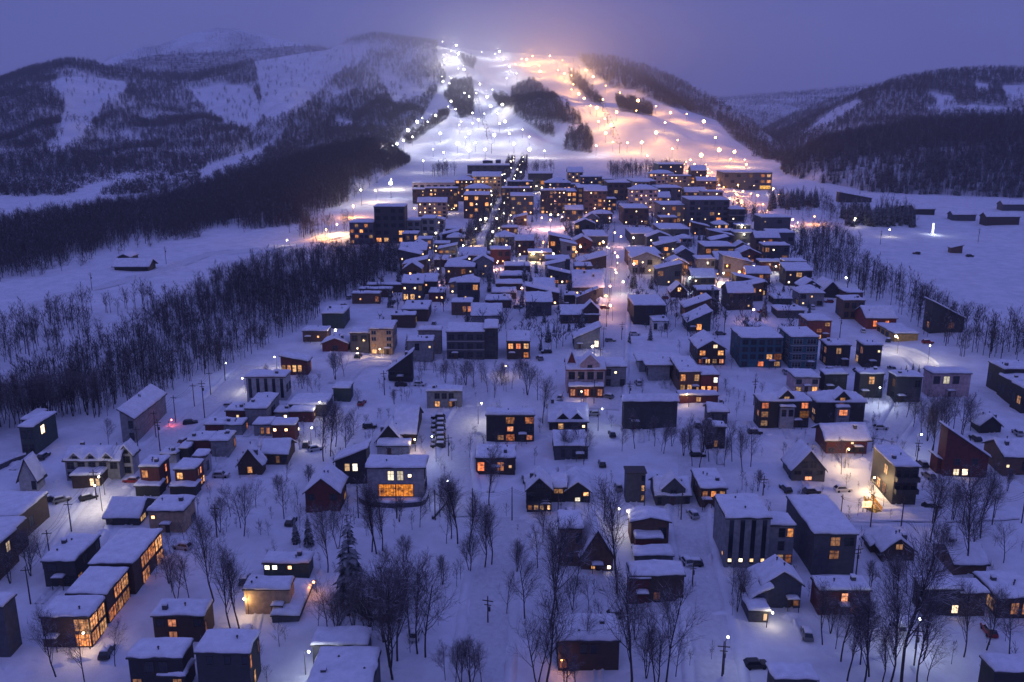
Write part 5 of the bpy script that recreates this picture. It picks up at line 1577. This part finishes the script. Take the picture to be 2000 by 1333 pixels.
for i, t in enumerate(FLOOD_O.split('|')):
    x, y = map(float, t.split()); floodlight(x, y, (1.0, .46, .11) if i % 3 else (1.0, .54, .18), PF * 1.7 * (170000 if i % 2 else 120000), 30, (.9, 2.2, 1.1, 1.7, .8)[i % 5], 'orange')

# ---------------------------------------------------------------- cars, poles, small structures
_car = {}
PAINT = {'black': plain('paint_black', (.015, .015, .018), .3), 'white': plain('paint_white', (.55, .55, .56), .35), 'grey': plain('paint_grey', (.16, .16, .17), .3), 'red': plain('paint_red', (.25, .02, .02), .3), 'silver': plain('paint_silver', (.35, .35, .37), .3)}
RUBBER = plain('rubber', (.012, .012, .012), .9)
def car_meshes(col, snowy):
    k = (col, snowy)
    if k in _car: return _car[k]
    def loft(prof, hw0, hw1, zlim):
        M = MB(); n = len(prof); V = []
        for sgn in (-1, 1):
            for x, z in prof: V.append((x, sgn * (hw0 + (hw1 - hw0) * max(0, min(1, (z - zlim[0]) / (zlim[1] - zlim[0])))), z))
        Fs = [tuple(range(n)), tuple(range(2 * n - 1, n - 1, -1))] + [(i, n + i, n + (i + 1) % n, (i + 1) % n) for i in range(n)]
        M.add(V, Fs); return M
    body = loft([(-2.2, .35), (2.2, .35), (2.25, .75), (2.05, .95), (1.0, 1.02), (.45, 1.6), (-1.5, 1.66), (-2.15, 1.05), (-2.25, .7)], .92, .68, (.9, 1.66)).me('body', PAINT[col])
    gl = MB()
    for sg in (-1, 1): gl.add([(.72, sg * .885, 1.08), (.33, sg * .755, 1.52), (-1.42, sg * .745, 1.56), (-1.85, sg * .885, 1.08)], [(0, 1, 2, 3) if sg < 0 else (3, 2, 1, 0)])
    gl.add([(1.02, -.78, 1.06), (1.02, .78, 1.06), (.52, .66, 1.56), (.52, -.66, 1.56)], [(0, 1, 2, 3)]); gl.add([(-2.17, -.76, 1.1), (-1.58, -.64, 1.6), (-1.58, .64, 1.6), (-2.17, .76, 1.1)], [(0, 1, 2, 3)])
    wh = MB(); wh.tube((0, -.1, 0), (0, .12, 0), .34, .34, 12, True)
    sn = MB(); slab(sn, [-1.55, -1.4, -.5, .3, .45], [-.7, -.55, 0, .55, .7], lambda x, y: 1.66, lambda x, y: 1.7 + (.22 if abs(y) < .6 and -1.5 < x < .4 else .08))
    sh = MB(); slab(sh, [1.05, 1.2, 1.9, 2.05], [-.8, -.6, .6, .8], lambda x, y: .99, lambda x, y: 1.02 + (.12 if abs(y) < .7 and 1.1 < x < 2 else .03))
    hl = MB(); hl.box(2.2, 2.27, -.2, .2, .62, .8)
    _car[k] = (body, gl.me('car_window', DARKGLASS), wh.me('wheel', RUBBER, True), sn.me('snow_cap', ROOF_SNOW, True), sh.me('bonnet_snow', ROOF_SNOW, True), hl.me('headlight', PANE['o']))
    return _car[k]
def car(u, v, rz, col, snowy, label, group='cars parked in the village'):
    p = ground(u, v)
    b, g, w, s1, s2, hl = car_meshes(col, snowy)
    e = empty('parked_car', tuple(p - np.array((0, 0, .05))), math.radians(rz)); tag(e, label, 'car', group)
    obj('body', b, e); obj('car_window', g, e)
    for x in (-1.4, 1.4):
        for y in (-.86, .86): obj('wheel', w, e, (x, y, .34))
    for y in (-.6, .6): obj('headlight', hl, e, (0, y, 0))
    if snowy: obj('snow_cap', s1, e); obj('bonnet_snow', s2, e)
NUM = ['nearest the chalet porch', 'second up the row', 'third up the row', 'fourth up the row', 'fifth up the row', 'sixth up the row', 'farthest up the row']
for i in range(7): car(856 + (i % 2), 874 - i * 9.3, 180 + (i % 3) * 3 - 3, ('black', 'grey', 'black', 'silver', 'black', 'grey', 'black')[i], True, f'snow topped car in the column beside the dark chalet, {NUM[i]}', 'column of cars beside the dark chalet')
for u, v, rz, c, sn, lb in [(1475, 1303, 5, 'black', 0, 'black car swept clear of snow on the lower lane'), (1340, 1100, 100, 'white', 1, 'white pickup like car beside the black two storey house'), (1576, 1243, 80, 'grey', 1, 'snow covered car behind the navy house'), (1186, 778, 150, 'grey', 1, 'car below the half timbered mansion'),
        (1158, 812, 185, 'silver', 1, 'snow capped car above the dormered black cottage'), (1067, 690, 180, 'black', 1, 'dark car outside the brown lodge with the orange storey'), (616, 880, 30, 'white', 1, 'car in the lamp light behind the brown chalet'), (372, 829, 20, 'black', 0, 'black car on the lane beside the grey hall'),
        (95, 980, 40, 'black', 1, 'dark car nearest the stepped barn'), (120, 980, 40, 'grey', 1, 'grey car next to the dark car outside the barn'), (173, 976, 40, 'black', 1, 'dark car beside the lane below the dormered chalet'), (357, 1072, 165, 'silver', 1, 'pale car behind the birches near the long terrace'), (722, 836, 10, 'black', 1, 'dark car above the brown birch trunks'),
        (1801, 910, 90, 'black', 1, 'car on the lane at the end of the tan building'), (1208, 955, 90, 'grey', 1, 'car beside the tall narrow house'), (1585, 964, 5, 'black', 1, 'dark car below the grey timber chalet'), (1618, 1006, 5, 'grey', 1, 'car on the narrow track below the timber chalet'), (1735, 668, 60, 'black', 1, 'dark car outside the ochre cabin'), (783, 755, 10, 'black', 0, 'small dark car on the open snow below the black lodge'), (1587, 603, 80, 'white', 1, 'white car on the lit bank behind the red house'),
        (1894, 502, 5, 'black', 0, 'dark truck beside the brown hut'), (1790, 497, 150, 'black', 0, 'dark machine standing on the wide snow field'), (955, 474, 60, 'red', 0, 'red car low on the avenue'), (965, 462, 60, 'black', 0, 'black car on the avenue'), (1240, 655, 0, 'white', 1, 'white car beside the small white box house'), (1192, 668, 0, 'grey', 1, 'grey car on the lower main street')]:
    car(u, v, rz, c, sn, lb)
CR = random.Random(12); nc = 0; carlab = set()
while nc < 72:
    h0 = HOUSES[CR.randrange(len(HOUSES))]
    if h0[1] > 430 or h0[1] < 140: continue
    x, y = h0[0] + CR.choice((-1, 1)) * (h0[2] / 2 + CR.uniform(2, 4.5)), h0[1] - CR.uniform(1, 6)
    u, v = proj((x, y, Gf(x, y)))
    if not free(x, y, 2.2) or not (10 < u < 1990 and v < 1325): continue
    col = CR.choice(('black', 'grey', 'white', 'silver', 'black', 'red')); lb = ' '.join(f'{"dark" if col == "black" else ("pale" if col in ("white", "silver") else col)} snow topped car parked by the {h0[3]}'.split()[:16])
    if lb in carlab: continue
    carlab.add(lb); nc += 1; FOOT.append((x - 2, x + 2, y - 2, y + 2)); car(u, v, CR.choice((90, 90, 80, 0, 180, 100)) + CR.uniform(-8, 8), col, True, lb)
for u, v, hp, w in [(400, 818, 72, 'row houses'), (313, 882, 62, 'grey hall'), (424, 1050, 65, 'red row houses'), (751, 772, 46, 'black lodge'), (1490, 968, 38, 'apartments'), (1410, 1322, 72, 'lower lane'), (1352, 1146, 52, 'black two storey house'), (1229, 792, 46, 'dark barn'), (953, 1218, 55, 'broad lane'), (1472, 792, 50, 'glowing duplex'),
                    (876, 892, 42, 'parked cars'), (180, 568, 34, 'far road'), (325, 518, 34, 'far farm buildings'), (1672, 1122, 58, 'apartment end wall'), (1391, 590, 32, 'slanting roof houses'), (1414, 655, 46, 'glowing timber chalet'), (1785, 1300, 80, 'thin trunks'), (1214, 665, 34, 'main street'), (1790, 905, 45, 'tan building'), (1640, 660, 40, 'curving lane'), (1719, 478, 26, 'snow field'), (1910, 474, 26, 'long low barn')]:
    p = ground(u, v); s = scale_at(p); h = hp / s / .93
    e = empty('utility_pole', tuple(p), TR.uniform(-.3, .3)); tag(e, f'dark wooden utility pole by the {w}', 'utility pole', 'utility poles of the village')
    M = MB(); M.tube((0, 0, -1), (0, 0, h), .17, .11, 7, True); M.build('pole', WOOD, e, True)
    M = MB(); M.box(-1.1, 1.1, -.07, .07, h - 1.1, h - .95)
    M.box(-.7, .7, -.069, .069, h - 2.0, h - 1.87); M.build('crossarm', WOOD, e)
    M = MB(); M.tube((.25, .25, h - 3.4), (.25, .25, h - 2.5), .24, .24, 8, True); M.build('transformer', POLE, e)

def pole_line(px, step, side, off, label):
    L = catmull([ground(*q_) for q_ in px], step); d = np.gradient(L, axis=0); d /= np.linalg.norm(d, axis=1)[:, None]
    tops = []
    for i, (a, e_) in enumerate(zip(L, d)):
        x, y = a[0] - e_[1] * off * side, a[1] + e_[0] * off * side; z = Gf(x, y); h = 8.5 + .6 * math.sin(i * 2.1)
        e = empty('utility_pole', (x, y, z), math.atan2(-e_[0], e_[1])); tag(e, f'utility pole with wires by the {nearest_core(x, y)[3]}', 'utility pole', f'wire poles along the {label}')
        M = MB(); M.tube((0, 0, -1), (0, 0, h), .16, .11, 7, True); M.build('pole', WOOD, e, True)
        M = MB(); M.box(-1.0, 1.0, -.06, .06, h - .9, h - .76); M.build('crossarm', WOOD, e)
        ax = np.array((math.cos(e.rotation_euler.z), math.sin(e.rotation_euler.z), 0))
        tops.append([np.array((x, y, z + h - .74)) + ax * k for k in (-.9, 0, .9)])
    M = MB()
    for a, b in zip(tops[:-1], tops[1:]):
        for k in range(3):
            pts = [a[k] * (1 - t) + b[k] * t - np.array((0, 0, 1.1 * 4 * t * (1 - t))) for t in np.linspace(0, 1, 7)]
            for q0, q1 in zip(pts[:-1], pts[1:]): M.tube(q0, q1, .028, .028, 3)
    tag(M.build('power_line', RUBBER), f'sagging overhead wires along the {label}', 'power line')
pole_line([(60, 1180), (140, 1040), (235, 925), (305, 855), (380, 795), (440, 745)], 27, 1, 0, 'lane below the row houses')
pole_line([(700, 1012), (850, 1016), (1000, 1018), (1180, 1018), (1330, 1016)], 30, 1, 0, 'snowy gardens behind the white modern house')
pole_line([(1160, 790), (1172, 720), (1184, 640), (1190, 590), (1195, 520), (1200, 455)], 30, 1, 0, 'main street')
pole_line([(1640, 1030), (1760, 1028), (1880, 1026), (1995, 1022)], 30, 1, 0, 'track below the tan building')

# shovelled paths before the doors and heaps of cleared snow
PR = random.Random(31)
D = MB(); nd = 0
def drift(x, y, rx, ry, h):
    n, m = 9, 4; sd = PR.randrange(999); V = []
    for j in range(m):
        f = 1 - j / m
        for k in range(n):
            t = 6.2832 * k / n; r = f * (1 + .25 * math.sin(t * 2 + sd) + .12 * math.sin(t * 5 + sd))
            X, Y = x + rx * r * math.cos(t), y + ry * r * math.sin(t); V.append((X, Y, Gf(X, Y) - .15 + h * (1 - f ** 1.6) + PR.uniform(-.06, .06) * h))
    V.append((x, y, Gf(x, y) - .15 + h)); e = len(V) - 1
    D.add(V, [(j * n + k, j * n + (k + 1) % n, (j + 1) * n + (k + 1) % n, (j + 1) * n + k) for j in range(m - 1) for k in range(n)] + [((m - 1) * n + k, (m - 1) * n + (k + 1) % n, e) for k in range(n)])
for hx, hy, hw, core in HOUSES[:NH]:
    if hy > 340: continue
    for k in range(6):
        x = hx + PR.uniform(-.75, .75) * hw; y = hy - PR.uniform(1.8, 6)
        if abs(x - hx) > hw * .5: y = hy + PR.uniform(-5, 6)
        if free(x, y, .8): drift(x, y, PR.uniform(.8, 2.6), PR.uniform(.7, 1.8), PR.uniform(.35, 1.1))
    if free(hx, hy - 4.5, .3) and PR.random() < .8:
        x0 = hx + PR.uniform(-.25, .25) * hw; ln_ = PR.uniform(6, 12); yy_ = np.linspace(-.4, ln_, 10); oo = np.array([-1.1, -.75, -.45, 0, .45, .75, 1.1])
        X = x0 + .6 * np.sin(yy_ / 4 + x0)[:, None] + oo[None, :]; Y = np.broadcast_to(hy - yy_[:, None], X.shape)
        Z = G(X, Y) + np.array([.02, .34, .10, .055, .10, .36, .02])[None, :] + .12 * noise2(X * 1.3, Y * 1.3, 55)
        tag(obj('path', grid_mesh('path', X, Y, Z, ROAD_SNOW)), 'shovelled path leading to the ' + core, None, None, 'structure')
for k in range(260):
    u, v = PR.uniform(0, 2000), PR.uniform(690, 1320); q_ = ground(u, v)
    if free(q_[0], q_[1], 1): drift(q_[0], q_[1], PR.uniform(.6, 3), PR.uniform(.6, 2), PR.uniform(.25, .7))
tag(D.build('snow_drifts', SNOW, None, True), 'heaps and drifts of cleared snow between the houses', 'snow', None, 'stuff')

# chairlifts on the ski runs
def lift(px, label):
    W = [MOUNT.point(*q_) for q_ in px]; n = 9; pts = []
    for a, b in zip(W[:-1], W[1:]):
        for k in range(n // (len(W) - 1)): t = k / (n // (len(W) - 1)); u, v = proj(a * (1 - t) + b * t); pts.append(MOUNT.point(u, v))
    pts.append(W[-1]); tops = []
    e = empty('chairlift', tuple(pts[0])); tag(e, label, 'chairlift'); o_ = pts[0]
    for q_ in pts:
        r = q_ - o_; M = MB(); M.tube(r + np.array((0, 0, -2)), r + np.array((0, 0, 13)), .45, .3, 6); M.build('pylon', POLE, e)
        M = MB(); M.box(r[0] - 3, r[0] + 3, r[1] - .25, r[1] + .25, r[2] + 12.6, r[2] + 13.1); M.build('crossarm', POLE, e); tops.append(r + np.array((0, 0, 13)))
    for s in (-2.7, 2.7):
        M = MB()
        for a, b in zip(tops[:-1], tops[1:]): M.tube(a + np.array((s, 0, 0)), b + np.array((s, 0, 0)), .09, .09, 4)
        M.build('cable', RUBBER, e)
        for a, b in zip(tops[:-1], tops[1:]):
            for t in (.15, .4, .65, .9):
                c = a * (1 - t) + b * t + np.array((s, 0, 0)); M = MB(); M.box(c[0] - .04, c[0] + .04, c[1] - .04, c[1] + .04, c[2] - 2.4, c[2]); M.box(c[0] - 1, c[0] + 1, c[1] - .3, c[1] + .3, c[2] - 2.9, c[2] - 2.4); M.build('chair', POLE, e)
lift([(960, 300), (930, 200), (900, 120)], 'chairlift climbing the white lit runs past the dark tree patch')
lift([(1210, 300), (1170, 200), (1120, 125)], 'chairlift climbing the orange lit runs')

# the lit yellow stair, the white lit column, and low walls
p = ground(1716, 1002); e = empty('staircase', tuple(p), .5); tag(e, 'lit yellow stair climbing from the snow beside the tan building', 'staircase')
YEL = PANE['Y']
for i in range(9):
    M = MB(); M.box(-1.2, 1.2, i * .42, i * .42 + .4, -.5, .25 * i + .22); M.build('step', WALL['ochre'], e)
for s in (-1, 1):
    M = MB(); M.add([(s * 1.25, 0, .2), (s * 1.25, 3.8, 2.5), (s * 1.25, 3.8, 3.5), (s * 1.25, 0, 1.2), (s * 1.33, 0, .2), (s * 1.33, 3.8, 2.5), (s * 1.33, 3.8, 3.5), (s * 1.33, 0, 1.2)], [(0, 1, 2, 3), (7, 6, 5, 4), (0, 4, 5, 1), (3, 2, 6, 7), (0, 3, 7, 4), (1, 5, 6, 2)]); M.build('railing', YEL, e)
p = ground(1692, 1000); e = empty('sign_board', tuple(p)); tag(e, 'bright blank lit board on posts beside the yellow stair', 'sign')
for s in (-1, 1): M = MB(); M.tube((s * .9, 0, -.5), (s * .9, 0, 2.2), .07, .07, 6); M.build('post', POLE, e)
M = MB(); M.box(-1.2, 1.2, -.12, .0, 1.2, 2.9); M.build('lit_panel', PANE['W'], e)
p = ground(1821, 458); e = empty('lit_column', tuple(p)); tag(e, 'tall white lit column standing on the wide snow field', 'column')
M = MB(); M.tube((0, 0, -1), (0, 0, 7.5), .6, .6, 10, True); M.build('shaft', glow((.85, .9, 1.0), 2.2), e, True); M = MB(); M.tube((0, 0, -1), (0, 0, .8), 1.6, 1.5, 10, True); M.build('base', ROOF_SNOW, e)
plight('lamp_light', e, (0, -2.5, 3), 1500, LCOOL)
def wall_run(px, h, label):
    L = catmull([ground(*p) for p in px], 1.5); M = MB(); S = MB()
    for (a, b) in zip(L[:-1], L[1:]):
        d = (b - a) / np.linalg.norm(b - a); n_ = np.array((-d[1], d[0])) * .25
        for (MM, z0, z1, k) in ((M, -1.0, h, 1.0), (S, h + .003, h + .4, 1.2)):
            V = []
            for z in (z0, z1):
                for q_ in (a - n_ * k, b - n_ * k, b + n_ * k, a + n_ * k): V.append((q_[0], q_[1], Gf(q_[0], q_[1]) + z))
            MM.add(V, [(0, 1, 5, 4), (2, 3, 7, 6), (4, 5, 6, 7), (0, 3, 2, 1), (1, 2, 6, 5), (3, 0, 4, 7)])
    e = M.build('garden_wall', WALL['slate']); tag(e, label, 'wall'); S.build('wall_snow', ROOF_SNOW, e)
wall_run([(702, 975), (712, 986), (770, 992), (822, 988), (836, 972)], 1.3, 'low dark wall around the glowing yellow terrace')
wall_run([(-10, 922), (12, 912), (30, 904), (52, 897)], 1.5, 'dark retaining wall by the long black house')
wall_run([(1700, 1018), (1800, 1020), (1900, 1018), (1990, 1014)], .2, 'long low fence wall across the snow below the tan building')
wall_run([(845, 1015), (870, 985), (885, 960)], .8, 'low garden wall beside the lane past the parked cars')

# ---------------------------------------------------------------- the air
hz = MB(); hz.box(-3800, 3800, -60, 5400, -130, 660)
m = bpy.data.materials.new('haze_air'); m.use_nodes = True
n_, l_ = m.node_tree.nodes, m.node_tree.links; n_.clear()
mo = n_.new('ShaderNodeOutputMaterial'); pv = n_.new('ShaderNodeVolumePrincipled')
pv.inputs['Color'].default_value = (.86, .91, 1.0, 1); pv.inputs['Density'].default_value = .0001
pv.inputs['Anisotropy'].default_value = .2
l_.new(pv.outputs[0], mo.inputs['Volume'])
tag(hz.build('haze', m), 'thin dusk haze filling the valley', 'haze', None, 'stuff')

mc = MOUNT.point(1050, 112)
ms = MB(); ms.ball((0, 0, 0), 1.0, 32, 20)
mm = bpy.data.materials.new('mist_air'); mm.use_nodes = True
n_, l_ = mm.node_tree.nodes, mm.node_tree.links; n_.clear()
mo = n_.new('ShaderNodeOutputMaterial'); pv = n_.new('ShaderNodeVolumePrincipled')
pv.inputs['Color'].default_value = (.95, .94, .95, 1)
tcm = n_.new('ShaderNodeTexCoord'); ln = n_.new('ShaderNodeVectorMath'); ln.operation = 'LENGTH'; l_.new(tcm.outputs['Object'], ln.inputs[0])
mr = n_.new('ShaderNodeMapRange'); mr.interpolation_type = 'SMOOTHSTEP'
mr.inputs[1].default_value = .15; mr.inputs[2].default_value = 1.0; mr.inputs[3].default_value = .0016; mr.inputs[4].default_value = 0.0
l_.new(ln.outputs['Value'], mr.inputs[0]); l_.new(mr.outputs[0], pv.inputs['Density'])
l_.new(pv.outputs[0], mo.inputs['Volume'])
mi = ms.build('mist', mm); mi.location = tuple(mc + np.array((0, -100, 10))); mi.scale = (760, 620, 210)
tag(mi, 'mist over the upper ski runs glowing from the floodlights', 'mist', None, 'stuff')
SC.cycles.volume_step_rate = 2.0
SC.cycles.volume_max_steps = 64
